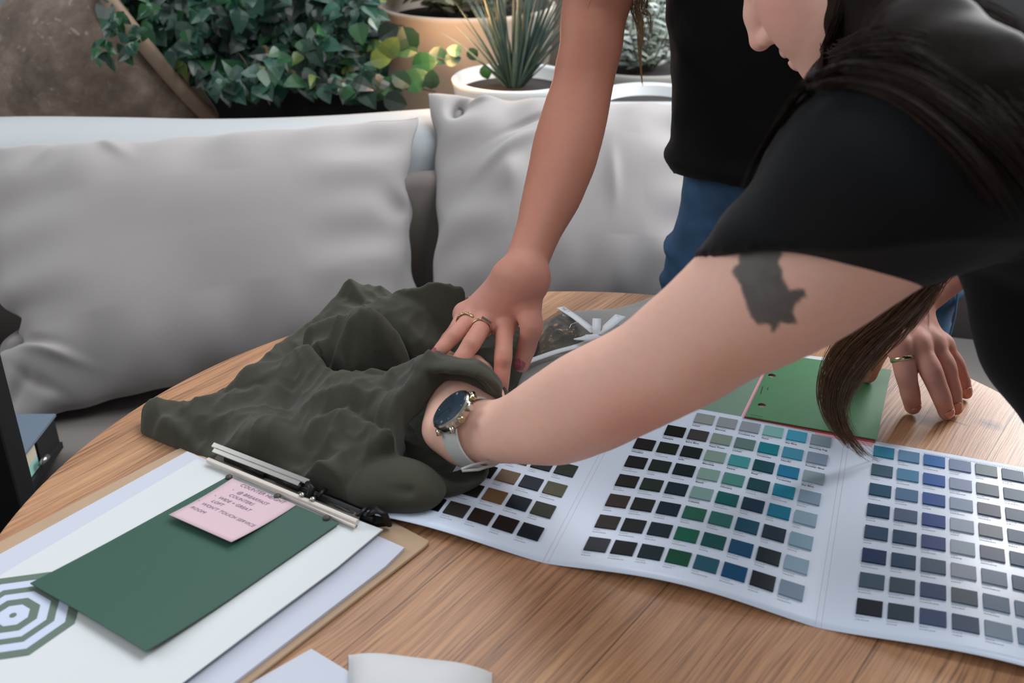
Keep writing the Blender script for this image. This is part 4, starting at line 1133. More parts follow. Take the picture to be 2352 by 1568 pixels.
def head(S, c, f, u, sc_=1.0, part='all'):
    """skull, jaw, nose, lips, ears in a frame of forward f and up u"""
    f = unit(f); u = unit(u - f * (f @ np.array(u))); s = np.cross(f, u)
    def L_(a, b, c2=0): return c + (f * a + u * b + s * c2) * sc_
    fr = (f, u, s)
    def E_(p, r, k=.012, op='u'): S.ell(p, fr, np.array(r) * sc_, k, op)
    E_(L_(-.012, .035), (.098, .092, .076)); E_(L_(.030, -.020), (.062, .085, .060), .03)
    E_(L_(.058, -.068), (.034, .036, .040), .03); E_(L_(.076, -.088), (.017, .016, .021), .018)
    for sg in (1, -1):
        E_(L_(.048, -.030, sg * .034), (.036, .034, .026), .03); E_(L_(.062, .034, sg * .028), (.024, .012, .024), .016)
        S.cap(L_(.0, -.05, sg * .052), L_(.06, -.088, sg * .018), .018 * sc_, .014 * sc_, .03)
        E_(L_(-.012, -.005, sg * .076), (.016, .028, .006), .006)
        E_(L_(.086, .012, sg * .031), (.010, .009, .013), .008, 's'); E_(L_(.073, .011, sg * .031), (.0125, .0125, .0125), .002)
    S.chain([L_(.088, .018), L_(.101, -.004), L_(.112, -.026)], [.0075 * sc_, .0085 * sc_, .0105 * sc_], .014)
    for sg in (1, -1):
        E_(L_(.100, -.030, sg * .0115), (.010, .0075, .0075), .007); E_(L_(.102, -.0375, sg * .0075), (.0045, .0025, .0032), .002, 's')
    S.chain([L_(.088, -.052, -.020), L_(.0965, -.050, 0), L_(.088, -.052, .020)], [.003, .0055, .003], .007)
    S.chain([L_(.086, -.063, -.017), L_(.0945, -.064, 0), L_(.086, -.063, .017)], [.003, .0062, .003], .007)
    S.chain([L_(.090, -.0575, -.019), L_(.101, -.0570, 0), L_(.090, -.0575, .019)], [.0012, .0016, .0012], .002, op='s')
    S.cap(L_(-.030, -.06), L_(-.055, -.14), .050 * sc_, .052 * sc_, .03)
    return L_


head(A1, np.array([.345, 1.14, 1.50]), (-.1, -.80, -.55), (-.05, -.45, .85))
def knuckle_disp(P): return .0004 * vnoise(P, 60, 2.) + .00012 * vnoise(P, 420, 1.)
A1.disp = knuckle_disp; A1.dmax = .001
pos, f = A1.mesh(.0014)
b1 = fast_obj('body', pos, f, SKIN1, p1, smooth_it=1)
def flush(pos, spots, base=0.):
    v = np.full(len(pos), base)
    for p, r, a in spots: v = np.maximum(v, a * np.exp(-(np.linalg.norm(pos - p, axis=1) / r) ** 2))
    return v
def knsp(fs, th_):
    out = []
    for pts, rad in fs + [th_]:
        out += [(pts[2], .02, .5)]
    return out
attr(b1, 'flush', flush(pos, knsp(fR, tR) + knsp(fL, tL) + [(mR.mean(0), .085, .62), (mL.mean(0), .085, .62), (fL[1][0][2], .05, .5), (fR[1][0][2], .05, .5)], .0)); attr(b1, 'ink', np.zeros(len(pos)))
cam_p = np.array([0, 0, CAM_Z])
for (pts, rad), nm in zip(fR[:3] + [tR], ('r',) * 4):
    t = unit(pts[3] - pts[2]); side = unit(np.cross(t, (0, 0, 1))); upn = unit(np.cross(side, t)); upn = upn if upn[2] > 0 else -upn
    if pts is tR[0]: upn = unit(upn * .8 + np.array([-.35, -.55, .2]))
    nail(b1, 'fingernail', pts[2], pts[3], upn, rad[3] * 1.0, .0120, .0052 if pts is not tR[0] else .0068, NAILP)
for pts, rad in fL + [tL]:
    t = unit(pts[3] - pts[2]); side = unit(np.cross(t, (0, 0, 1))); upn = unit(np.cross(side, t)); upn = upn if upn[2] > 0 else -upn
    upn = unit(unit(cam_p - pts[3]) + np.array([.22 if pts is not tL[0] else -.15, 0, .12]))
    nail(b1, 'fingernail', pts[2], pts[3], upn, rad[3] * 1.0, .0128, .0056, NAILC, -.0095)

# clothes
T1 = SDF()
T1.chain([(.390, 1.335, .91), (.388, 1.335, 1.00), (.385, 1.32, 1.12), (.380, 1.31, 1.22)], [.176, .178, .196, .175], .02, .60, (0, 1, 0))
for x in (.30, .45): T1.ell((x, 1.235, 1.17), np.eye(3), (.07, .05, .06), .04)
for x in (.24, .52): T1.cap((x, 1.29, 1.20), (x * .6 + .152, 1.29, 1.305), .045, .035, .03)
def hem1(P): return (.897 + .008 * np.sin(P[:, 0] * 34) + .012 * np.cos(P[:, 0] * 15 + .5)) - P[:, 2]
T1.fnp(hem1, (.385, 1.3, .9), 9, 0, 'i')
T1.disp = lambda P: .0035 * vnoise(P * np.array([1, 1, .35]), 46, 3.) + .002 * np.maximum(0, vnoise(P * np.array([.5, 1, 1]), 80, 7.)) + .010 * np.exp(-((P[:, 2] - .905) / .014) ** 2); T1.dmax = .012
pos, f = T1.mesh(.0045); fast_obj('sleeveless_top', pos, f, BLACKC, p1, smooth_it=1)
J1 = SDF()
J1.chain([(.406, 1.335, .965), (.412, 1.335, .87), (.419, 1.335, .74), (.420, 1.335, .64)], [.155, .180, .202, .196], .01, .56, (0, 1, 0))
for sx in (-1, 1): J1.chain([(.41 + sx * .095, 1.335, .64), (.385 + sx * .10, 1.33, .45), (.385 + sx * .10, 1.33, .06)], [.095, .066, .052], .03)
J1.fnp(lambda P: np.maximum(P[:, 2] - .955, .03 - P[:, 2]), (.385, 1.3, .5), 9, 0, 'i')
J1.disp = lambda P: .007 * np.maximum(0, vnoise(P * np.array([.5, .5, 1.5]), 66, 2.)) ** 1.5 + .002 * vnoise(P, 30, 1.); J1.dmax = .009
pos, f = J1.mesh(.005)
DENIM = mat('blue_denim', '#2d5a80', .85, noise=.45, nscale=28, bump=(900, .0006, .5), col2='#0f2238')
jn = fast_obj('jeans', pos, f, DENIM, p1, smooth_it=1)
m = MB(); m.tube([(.385 + .187 * math.cos(a), 1.345 + .110 * math.sin(a), .93) for a in np.linspace(-.15, -.10, 2)], .002); 
for z0, z1 in ((.93, .62),):
    m.tube([(.575, 1.262, .86), (.590, 1.265, .78), (.598, 1.268, .70), (.594, 1.268, .62)], .0016, 6)
m.build('side_seam', mat('pale_denim_thread', '#5f83a3', .8), jn)
for sx in (-1, 1):
    SH = SDF(); SH.cap((.385 + sx * .10, 1.38, .045), (.385 + sx * .11, 1.24, .035), .042, .036, .02)
    SH.fnp(lambda P: .003 - P[:, 2], (.385, 1.3, .03), 9, 0, 'i')
    pos, f = SH.mesh(.006 + .00001 * sx); fast_obj('shoe', pos, f, BLACKC, p1, smooth_it=1)
HAIRB = mat('light_brown_hair', '#a58560', .5, noise=.5, nscale=200, spec=.4); HAIRD = mat('dark_brown_hair', '#1d120c', .65, noise=.6, nscale=150, spec=.12, col2='#080503')
HC1 = SDF(); HC1.ell((.345, 1.19, 1.54), np.eye(3), (.088, .085, .10), .02); HC1.cap((.35, 1.26, 1.52), (.36, 1.36, 1.33), .075, .06, .04)
pos, f = HC1.mesh(.005); hb = fast_obj('hair', pos, f, HAIRB, p1, smooth_it=1)
hair(hb, 'loose_strands', [([(.25, 1.20, 1.45), (.20, 1.21, 1.30), atd(1468, -30, 1.23), atd(1472, 60, 1.225), atd(1470, 130, 1.22), atd(1476, 200, 1.22)], [.015, .012, .008, .005, .0015, .0008], 1.0), ([(.25, 1.20, 1.45), (.20, 1.22, 1.30), atd(1484, -20, 1.24), atd(1490, 40, 1.24), atd(1498, 90, 1.235)], [.015, .012, .006, .004, .001], .6), ([(.25, 1.20, 1.45), (.16, 1.16, 1.30), atd(1366, -20, 1.12), atd(1358, 20, 1.12)], [.01, .004, .001, .0006], .06)], 110, .00022, HAIRB, 4)

# ------------------------------------------------------------------ jewellery and hair tie (worn, each a thing)
def ring(fs, i, seg_i, t, R, r, mt, label, wide=1.6, stones=None):
    a, b = fs[i][0][seg_i], fs[i][0][seg_i + 1]; c = a + (b - a) * t; mb = MB(); torus(mb, c, b - a, R, r, wide=wide)
    o = mb.build('ring', mt, smooth=True, label=label, cat='ring'); return o, c, unit(b - a)
ring(fR, 2, 0, .30, .0106, .0009, GOLD, 'gold chain link ring on the outermost finger over the olive garment', 2.2)
_, c_, t_ = ring(fR, 1, 0, .40, .0104, .0009, GOLD, 'gold ring with rectangular engraved plate, next to the chain link ring', 2.0)
o = _; up_ = unit(unit(cam_p - c_) - t_ * (unit(cam_p - c_) @ t_)); s_ = np.cross(t_, up_)
m = MB(); b0 = c_ + up_ * .0098 - s_ * .0060 - t_ * .0028; m.box(b0, s_ * .012, t_ * .0056, up_ * .0016); m.build('plate', GOLD, o)
m = MB(); m.box(b0 + s_ * .0008 + t_ * .0008 + up_ * .0014, s_ * .0104, t_ * .0040, up_ * .0004); m.build('inlay', mat('dark_inlay', '#4d5a5c', .3), o)
cl = [x for x in bpy.data.objects if x.name == 'ring'][0]
a, b = fR[2][0][0], fR[2][0][1]; c2 = a + (b - a) * .30; t2 = unit(b - a); up2 = unit(unit(cam_p - c2) - t2 * (unit(cam_p - c2) @ t2)); s2 = np.cross(t2, up2)
m = MB()
for k in range(7):
    an = math.radians(-75 + 25 * k); pc_ = c2 + (up2 * math.cos(an) + s2 * math.sin(an)) * .0114; torus(m, pc_, up2 * math.cos(an) + s2 * math.sin(an), .0017, .0005, seg=12, sg=6)
m.build('chain_links', GOLD, cl, smooth=True)
ring(fL, 0, 0, .50, .0112, .0010, GOLD, 'plain wide gold band on the hand resting on bare wood', 2.4)
o, c_, t_ = ring(fL, 3, 0, .28, .0092, .0008, SILV, 'thin silver signet ring on the little finger beyond the gold band', 1.4)
up_ = unit(unit(cam_p - c_) - t_ * (unit(cam_p - c_) @ t_) + np.array([0, 0, .5]))
m = MB(); torus(m, c_ + up_ * .0098, up_, .0026, .0007, seg=16, sg=6); m.build('ornament', SILV, o, smooth=True)
ht = MB(); axw = unit(elR - wrR); cw = wrR + axw * .004; a_ = unit(np.cross(axw, (0, 0, 1))); b_ = np.cross(a_, axw)
P_ = []
for k in range(49):
    t = 2 * math.pi * k / 48; P_.append(cw + a_ * math.cos(t) * .0262 + b_ * math.sin(t) * .0232 + axw * (.004 * math.sin(t)))
ht.tube(P_, .0018, 8, cap=False); ht.build('hair_tie', mat('black_elastic', '#0b0b0d', .7, bump=(900, .0004, .5)), smooth=True, label='thin black elastic hair tie round the wrist above the olive garment', cat='hair tie')
# ------------------------------------------------------------------ the bending person
p2 = empty('person', (.62, .72, 0), 'person bending in from the right in black T-shirt with long brown hair and arm tattoo', 'person')
A2 = SDF()
ST = [(1095, 996, .965, .0268), (1180, 986, .928, .0302), (1272, 960, .885, .0395), (1345, 925, .850, .0422), (1405, 897, .815, .0412), (1497, 850, .775, .0402), (1585, 794, .745, .0426), (1662, 737, .720, .0443), (1743, 683, .700, .0488), (1850, 605, .680, .053), (2060, 430, .65, .060)]
SP = [atd(x, y, d) for x, y, d, r in ST]; wr, el, shd = SP[0], SP[4], SP[-1]
e1, e2 = el - wr, shd - el
limb(A2, SP, [q[3] for q in ST])

A2.cap(atd(1395, 930, .735), atd(1378, 975, .745), .0012, .0012, .012, op='s')
A2.cap(atd(1455, 965, .735), atd(1400, 1000, .745), .0010, .0010, .010, op='s')
# hand reaching under the cloth
mc = np.array([atd(1112, 890, .99), atd(1086, 876, 1.0), atd(1052, 880, 1.0), atd(1024, 906, .99)])
f2 = [([mc[0], atz(1112, 852, .800), atz(1095, 832, .785), atz(1085, 824, .775)], [.0100, .0090, .008, .007]),
      ([mc[1], atz(1080, 838, .802), atz(1062, 818, .788), atz(1050, 810, .778)], [.0100, .0092, .008, .007]),
      ([mc[2], atz(1046, 842, .800), atz(1030, 822, .786), atz(1015, 814, .778)], [.0098, .0090, .008, .007]),
      ([mc[3], atz(1012, 868, .795), atz(1000, 848, .782), atz(988, 840, .775)], [.0090, .0080, .007, .006])]
t2_ = ([atd(1120, 950, .968), atd(1130, 922, .985), atz(1142, 912, .795), atz(1150, 904, .790)], [.0135, .0100, .0085, .0070])
A2.chain([atd(1060, 1010, .965), atd(1022, 985, .965), atd(1018, 930, .985)], [.0190, .0165, .0150], .02)
hand(A2, wr, mc, f2, t2_, .024, .014)
A2.cap(wr, atd(1062, 930, .98), .024, .020, .02)
A2.chain([(.33, .74, 1.13), (.40, .86, 1.15)], [.06, .07], .05); A2.chain([(.46, .79, 1.11), (.60, .73, 1.03), (.78, .67, .95)], [.07, .08, .09], .03)
A2.chain([(.43, .92, 1.13), (.58, .95, 1.02), (.72, .93, .93), (.80, .84, .90)], [.050, .042, .036, .026], .02)
A2.cap((.34, .82, 1.15), (.315, .90, 1.19), .052, .05, .04)
_R = np.array([1., 0, 0]); _U = np.array([0, SA, CA]); _F = np.array([0, CA, -SA]); be = math.radians(55); ya = math.radians(38)
fi = -math.sin(be) * _R - math.cos(be) * _U; uw = -math.cos(be) * _R + math.sin(be) * _U; fw = math.cos(ya) * fi + math.sin(ya) * _F
SCH = .96; hc = atd(1733, 112, .97) - (fw * .121 - uw * .029) * SCH
HL = head(A2, hc, fw, uw, SCH)
A2.disp = knuckle_disp; A2.dmax = .001
pos, f = A2.mesh(.0016)
b2 = fast_obj('body', pos, f, SKIN2, p2, smooth_it=1)
cheek = HL(.060, -.018, .046), HL(.060, -.018, -.046)
attr(b2, 'flush', flush(pos, [(cheek[0], .032, .75), (cheek[1], .032, .75), (HL(.11, -.03), .012, .4), (el, .05, .30), (atd(1440, 985, .76), .04, .5), (wr, .04, .15), (mc[0], .02, .4)], .06))
TAT = [(1700, 560), (1795, 572), (1788, 600), (1797, 625), (1806, 650), (1814, 666), (1846, 668), (1852, 682), (1828, 694), (1820, 716), (1829, 744), (1795, 744), (1776, 760), (1766, 742), (1737, 746), (1729, 728), (1713, 700), (1700, 664), (1690, 640), (1680, 622), (1694, 600)]
def pix(P):
    q = P - cam_p; d = q[:, 1] * CA - q[:, 2] * SA; return np.stack([1176 + FPX * q[:, 0] / d, 784 - FPX * (q[:, 1] * SA + q[:, 2] * CA) / d], -1)
# the tattoo outline is laid on the outer side of the upper arm
def in_poly(Q, poly):
    poly = np.array(poly, float); n = len(poly); pd = np.full(len(Q), 1e9); ins = np.zeros(len(Q), bool)
    for i in range(n):
        a, b = poly[i], poly[(i + 1) % n]; ab = b - a; t = np.clip(((Q - a) @ ab) / (ab @ ab), 0, 1); pd = np.minimum(pd, np.linalg.norm(Q - a - t[:, None] * ab, axis=1))
        c = ((a[1] > Q[:, 1]) != (b[1] > Q[:, 1])) & (Q[:, 0] < (b[0] - a[0]) * (Q[:, 1] - a[1]) / (b[1] - a[1] + 1e-12) + a[0]); ins ^= c
    return np.where(ins, pd, -pd)
q = pix(pos); tt_ = ((pos - el) @ e2) / (e2 @ e2); onarm = (tt_ > .1) & (tt_ < 1.1) & (np.linalg.norm(pos - el - np.clip(tt_, 0, 1)[:, None] * e2, axis=1) < .075)
axc = el + np.clip(tt_, 0, 1)[:, None] * e2; facing = np.einsum('ij,ij->i', pos - axc, cam_p - pos) > 0
dd = in_poly(q, TAT) + 5 * vnoise(pos, 500, 3.)
attr(b2, 'ink', np.where(onarm & facing, np.clip(dd / 7 + .5, 0, 1) * .92, 0))

T2 = SDF()
T2.chain([SP[10], SP[9], SP[8], SP[7], SP[6]], [.0735, .061, .0515, .0462, .0440], .004)
T2.ell(shd + np.array([.015, .01, .006]), np.eye(3), (.076, .076, .070), .03)
_p0 = atd(1870, 581, .66); _nn = unit(_U * 1.0 + _R * .02 + _F * .04)
def hem2(P):
    s_ = (P - _p0) @ _nn; x = (P - _p0) @ _R
    lim = x < .125
    return np.where(lim, -(s_ + .03 * 0 - .10 * np.maximum(0, np.abs(x + .02) - .05) ** 2 * 8), -.05 + 0 * s_)
T2.fnp(hem2, _p0, 9, 0, 'i')
T2.chain([(.365, .76, 1.135), (.44, .88, 1.15)], [.085, .085], .05)
T2.chain([(.455, .775, 1.13), (.61, .72, 1.04), (.79, .66, .95)], [.105, .125, .145], .05)
T2.chain([(.45, .93, 1.13), (.56, .95, 1.05)], [.068, .062], .04)
T2.chain([atd(2245, 560, .80), atd(2375, 790, .80), atd(2545, 1080, .80)], [.018, .03, .04], .04)
T2.chain([(.50, .77, 1.06), (.54, .72, .96), (.60, .69, .88)], [.070, .080, .070], .05)
T2.chain([SP[10], atd(2300, 290, .72), atd(2600, 380, .76)], [.066, .078, .13], .03)
T2.disp = lambda P: .003 * vnoise(P * np.array([1, 1, .5]), 34, 3.) + .003 * np.maximum(0, vnoise(P * np.array([1, .6, .7]), 62, 5.)) ** 1.5; T2.dmax = .008
pos, f = T2.mesh(.004)

def on(px, py, d0, c=.006):
    """first point on that line of sight just clear of the shirt, at most d0 away"""
    d = .42
    while d < d0:
        if T2.eval(atd(px, py, d)[None], T2.p)[0] < c: break
        d += .004
    return atd(px, py, d)


ts_ = fast_obj('t_shirt', pos, f, BLACKT, p2, smooth_it=1)
J2 = SDF(); J2.chain([(.79, .67, .92), (.80, .67, .80)], [.15, .155], .03)
for sy in (-1, 1): J2.chain([(.80, .67 + sy * .09, .80), (.80, .67 + sy * .10, .44), (.80, .67 + sy * .10, .06)], [.10, .066, .05], .03)
J2.fnp(lambda P: .03 - P[:, 2], (.7, .7, .5), 9, 0, 'i'); pos, f = J2.mesh(.006); fast_obj('trousers', pos, f, BLACKC, p2, smooth_it=1)
for sy in (-1, 1):
    SH = SDF(); SH.cap((.79, .67 + sy * .10, .045), (.66, .68 + sy * .10, .035), .042, .036, .02)
    SH.fnp(lambda P: .003 - P[:, 2], (.7, .7, .03), 9, 0, 'i')
    pos, f = SH.mesh(.006 + .00001 * sy); fast_obj('shoe', pos, f, BLACKC, p2, smooth_it=1)

# hair: a mass on the skull with strands flowing over the shoulder and one lock hanging under the arm
nearS = np.cross(fw, uw); nearS = nearS if nearS[1] < 0 else -nearS
def HN(a, b, c): return hc + (fw * a + uw * b + nearS * c) * SCH
HM = SDF()
HM.ell(HL(-.040, .055), (fw, uw, np.cross(fw, uw)), (.098, .098, .090), .02); HM.ell(HL(-.06, -.02), (fw, uw, np.cross(fw, uw)), (.075, .10, .086), .03)
HM.chain([HN(-.03, .06, .03), on(2030, 60, .90, .0), on(2140, 120, .84, .0), on(2250, 190, .78, .0), on(2400, 300, .70, .0)], [.05, .030, .026, .022, .02], .03)
HM.chain([atd(1990, -80, .87), atd(1962, 50, .865), atd(1915, 145, .885)], [.024, .019, .012], .01)
HM.chain([atd(2050, -90, .86), atd(2032, 40, .850), atd(2000, 110, .86)], [.042, .034, .020], .015)
HM.chain([HN(-.05, .0, .03), (.345, .85, 1.20), (.40, .80, 1.185)], [.072, .072, .060], .03)
HM.chain([atd(2010, -30, .92), atd(2200, -20, .88), atd(2420, 60, .82)], [.060, .058, .055], .03)
HM.disp = lambda P: .003 * vnoise(P * np.array([.4, 1, 1]), 120, 1.); HM.dmax = .004
pos, f = HM.mesh(.004); hm = fast_obj('hair', pos, f, HAIRD, p2, smooth_it=1)
gd = []
for k in range(14):
    a = k / 9
    st = HN(.015 - .09 * a, .10 + .02 * a, .060); m1 = HN(-.008 - .07 * a, .02 + .03 * a, .092 - .01 * a)
    gd.append(([st, m1, on(1912 + 100 * a, 112 - 80 * a, .90), on(1990 + 110 * a, 118 - 80 * a, .86), on(2110 + 100 * a, 160 - 80 * a, .80), on(2230 + 90 * a, 250 - 90 * a, .74), on(2330 + 60 * a, 365 - 110 * a, .70), on(2420 + 60 * a, 520 - 130 * a, .66)], [.012, .012, .012, .013, .014, .014, .014, .014], .12))
gd.append(([atd(1945, -40, .825), atd(1918, 60, .832), atd(1884, 140, .85), on(1862, 188, .90), on(1925, 162, .86), on(2020, 168, .80), on(2120, 215, .74), on(2230, 300, .70), on(2340, 420, .66), on(2420, 560, .64)], [.004, .004, .004, .004, .004, .006, .008, .009, .009, .009, .008], .22))
gd.append(([atd(1950, -40, .83), atd(1925, 60, .835), atd(1890, 150, .85), on(1856, 200, .90), on(1940, 190, .86), on(2060, 225, .80), on(2190, 330, .74), on(2300, 470, .70), on(2380, 620, .66)], [.003, .003, .003, .003, .003, .004, .005, .006, .006, .005], .08))
hair(hm, 'flowing_strands', gd, 1000, .00036, mat('brown_hair_sheen', '#33231a', .50, noise=.7, nscale=150, spec=.22, col2='#0f0906'), 11)
hair(hm, 'side_strands', [([on(1866, 168, .905), on(1850, 205, .90), on(1822, 240, .88, .004), on(1778, 300, .85, .004), on(1735, 370, .82, .004), on(1700, 440, .80, .004)], [.004, .005, .004, .003, .002, .002], 1)], 60, .00032, HAIRD, 5)
K0 = (.36, .84, 1.10)
hair(hm, 'hanging_lock', [
    ([K0, atd(2165, 560, .86), atd(2105, 640, .87), atd(2035, 715, .89), atd(1962, 775, .915), atd(1912, 845, .94), atd(1897, 915, .965), atd(1912, 975, .985), atd(1950, 1030, 1.0)], [.012, .016, .014, .013, .012, .010, .008, .005, .002], .45),
    ([K0, atd(2165, 560, .86), atd(2120, 640, .87), atd(2060, 710, .89), atd(1985, 785, .915), atd(1935, 850, .94), atd(1918, 915, .965), atd(1938, 985, .985), atd(1990, 1050, 1.0)], [.012, .016, .014, .013, .012, .010, .007, .006, .003], .45),
    ([K0, atd(2175, 560, .87), atd(2140, 640, .88), atd(2100, 705, .90), atd(2050, 765, .92), atd(1985, 840, .945), atd(1938, 920, .97), atd(1938, 990, .99), atd(1985, 1055, 1.005)], [.012, .013, .010, .009, .009, .008, .006, .005, .003], .20),
    ([K0, atd(2170, 560, .87), atd(2160, 640, .89), atd(2130, 700, .90), atd(2080, 770, .92), atd(2040, 810, .93)], [.012, .008, .005, .004, .003, .001], .05),
    ([K0, atd(2120, 570, .87), atd(2108, 640, .89), atd(2130, 700, .90), atd(2132, 760, .92)], [.010, .004, .002, .0015, .001], .015),
    ([K0, atd(2165, 560, .86), atd(2110, 640, .87), atd(2000, 790, .92), atd(1930, 900, .96), atd(1950, 1000, .99), atd(2040, 1075, 1.02)], [.012, .016, .012, .012, .010, .009, .004], 0.08)], 620, .00030, mat('brown_hair', '#8d6742', .42, noise=.7, nscale=120, spec=.4, col2='#2e1a0e'), 21, segs=30)

# ------------------------------------------------------------------ watch
wa = empty('wristwatch', tuple(wr), 'large round wristwatch with dark dial and pale grey strap on the tattooed arm', 'watch')
n_w = unit(.906 * (-.707 * _R + .707 * _U) - .42 * _F); ax_ = unit(e1 - n_w * (n_w @ e1)); s_w = np.cross(ax_, n_w); WC = atd(1043, 946, .940) - n_w * .0315
STEEL = mat('warm_steel', '#bdb6a8', .22, metal=1, noise=.08); STRAP = mat('pale_grey_strap', '#b3b7b2', .6, noise=.06, bump=(600, .0003, .4)); DIAL = mat('dark_blue_dial', '#1c2a36', .12, noise=.3, nscale=90, spec=.7, col2='#3b4a55')
wcen = WC + n_w * .0325
m = MB(); m.lathe([(.0195, 0), (.0215, .002), (.0220, .006), (.0215, .0085), (.0200, .0100), (.0190, .0095)], wcen - n_w * .005, n_w, 48, capb=True); case = m.build('case', STEEL, wa, smooth=False); bevel(case, .0003, 1)
m = MB(); m.lathe([(.0192, 0), (.0192, .0012), (.0188, .0016), (.0001, .0018)], wcen + n_w * .0040, n_w, 48); dl = m.build('dial', DIAL, wa, smooth=False)
m = MB()
for k in range(12):
    a = k * math.pi / 6; r1, r2 = .0150, .0172; d_ = ax_ * math.cos(a) + s_w * math.sin(a); m.box(wcen + n_w * .0059 + d_ * r1 - np.cross(n_w, d_) * .0003, d_ * (r2 - r1), np.cross(n_w, d_) * .0006, n_w * .0002)
for a, l in ((.6, .010), (2.4, .014)):
    d_ = ax_ * math.cos(a) + s_w * math.sin(a); m.box(wcen + n_w * .0061 - np.cross(n_w, d_) * .0004, d_ * l, np.cross(n_w, d_) * .0008, n_w * .0002)
m.build('dial_marks', SILV, dl)
for k, rr in ((-.55, .0030), (0, .0036), (.55, .0030)):
    d_ = ax_ * math.cos(k) + s_w * math.sin(k); m = MB(); m.lathe([(rr * .6, 0), (rr * .6, .0015), (rr, .002), (rr, .0045), (rr * .8, .0050)], wcen + n_w * .0005 + d_ * .0215, d_, 20); m.build('push_button' if k else 'crown', GOLD if k else STEEL, wa, smooth=False)
R1, R2 = .0300, .0285
def strap(a0, a1, wd0, wd1, extra=.0012, th_=.0022, name='strap'):
    vs = []; n = 30
    for i in range(n + 1):
        t = i / n; a = a0 + (a1 - a0) * t; wd = wd0 + (wd1 - wd0) * t; rd = n_w * math.cos(a) + s_w * math.sin(a)
        rb = R1 * math.cos(a) ** 2 + R2 * math.sin(a) ** 2 + extra
        for (w_, h_) in ((-1, 0), (1, 0), (1, 1), (-1, 1)): vs.append(WC + rd * (rb + h_ * th_) + ax_ * w_ * wd / 2)
    fs = [[i * 4 + k, i * 4 + (k + 1) % 4, i * 4 + 4 + (k + 1) % 4, i * 4 + 4 + k] for i in range(n) for k in range(4)] + [[3, 2, 1, 0], [n * 4, n * 4 + 1, n * 4 + 2, n * 4 + 3]]
    o = pyobj(name, vs, fs, STRAP, wa, False); bevel(o, .0005, 2); return o
strap(.55, math.pi + .2, .021, .017); strap(-.55, -math.pi, .021, .017)
for s_ in (1, -1):
    m = MB(); c_ = wcen + s_w * s_ * .0185
    for w_ in (-1, 1): m.tube([c_ + ax_ * w_ * .0098 - n_w * .001, c_ + ax_ * w_ * .0095 + s_w * s_ * .0045 - n_w * .0045], [.0028, .0020], 8)
    m.build('lugs', STEEL, wa, smooth=True)
m = MB(); tb = atd(1125, 1072, .935); m.tube([atd(1135, 1056, .93), atd(1085, 1068, .925), atd(1060, 1077, .92), atd(1062, 1081, .92), atd(1100, 1078, .925), atd(1135, 1066, .93)], [.0012, .0013, .0012, .0012, .0013, .0012], 8)
m.build('strap_end', STRAP, wa, smooth=True)
# ================================================================== planters behind the bench
m = MB(); vs = []
pl = offs(bk, -.75); pf = offs(bk, -.004); nb_ = len(bk)
vs = [(p[0], p[1], z) for P_, z in ((pf, .02), (pf, .545), (pl, .545), (pl, .02)) for p in P_]
fs = [[i * nb_ + j, ((i + 1) % 4) * nb_ + j, ((i + 1) % 4) * nb_ + j + 1, i * nb_ + j + 1] for i in range(4) for j in range(nb_ - 1)] + [[0, nb_, 2 * nb_, 3 * nb_], [3 * nb_ + nb_ - 1, 2 * nb_ + nb_ - 1, nb_ + nb_ - 1, nb_ - 1]]
pyobj('planting_ledge', vs, fs, mat('pale_planter_shelf', '#b5b0a8', .85, noise=.2, nscale=9), None, False, label='low pale planting shelf carrying the pots behind the bench', cat='shelf')
jc0 = atd(222, 165, 2.33)
TERRA = bpy.data.materials.new('weathered_clay'); TERRA.use_nodes = True; nt = TERRA.node_tree; b = nt.nodes['Principled BSDF']; tc = nt.nodes.new('ShaderNodeTexCoord')
n1 = nt.nodes.new('ShaderNodeTexNoise'); n1.inputs['Scale'].default_value = 9; n1.inputs['Detail'].default_value = 8; n1.inputs['Roughness'].default_value = .7; nt.links.new(tc.outputs['Object'], n1.inputs['Vector'])
cr = nt.nodes.new('ShaderNodeValToRGB'); e = cr.color_ramp.elements; e[0].position = .3; e[0].color = s2l('#3f342c'); e[1].position = .75; e[1].color = s2l('#8d7f72'); x = e.new(.5); x.color = s2l('#64564a'); nt.links.new(n1.outputs['Fac'], cr.inputs[0])
n2 = nt.nodes.new('ShaderNodeTexNoise'); n2.inputs['Scale'].default_value = 26; n2.inputs['Detail'].default_value = 6; n2.inputs['Distortion'].default_value = 2.2; nt.links.new(tc.outputs['Object'], n2.inputs['Vector'])
c2 = nt.nodes.new('ShaderNodeValToRGB'); e = c2.color_ramp.elements; e[0].position = .62; e[0].color = (0, 0, 0, 1); e[1].position = .70; e[1].color = (.5, .5, .5, 1); nt.links.new(n2.outputs['Fac'], c2.inputs[0])
mx = nt.nodes.new('ShaderNodeMix'); mx.data_type = 'RGBA'; nt.links.new(c2.outputs[0], mx.inputs['Factor']); nt.links.new(cr.outputs[0], mx.inputs['A']); mx.inputs['B'].default_value = s2l('#94887c'); nt.links.new(mx.outputs['Result'], b.inputs['Base Color'])
b.inputs['Roughness'].default_value = .85; bp = nt.nodes.new('ShaderNodeBump'); bp.inputs['Distance'].default_value = .004; bp.inputs['Strength'].default_value = .5; nt.links.new(n1.outputs['Fac'], bp.inputs['Height']); nt.links.new(bp.outputs[0], b.inputs['Normal'])
jar = empty('clay_pot', (float(jc0[0]), float(jc0[1]), .547), 'large weathered brown clay pot leaning on its side behind the bench', 'pot')
ja = unit(.80 * _R + .60 * _U + .02 * _F); jc = atd(222, 165, 2.33)
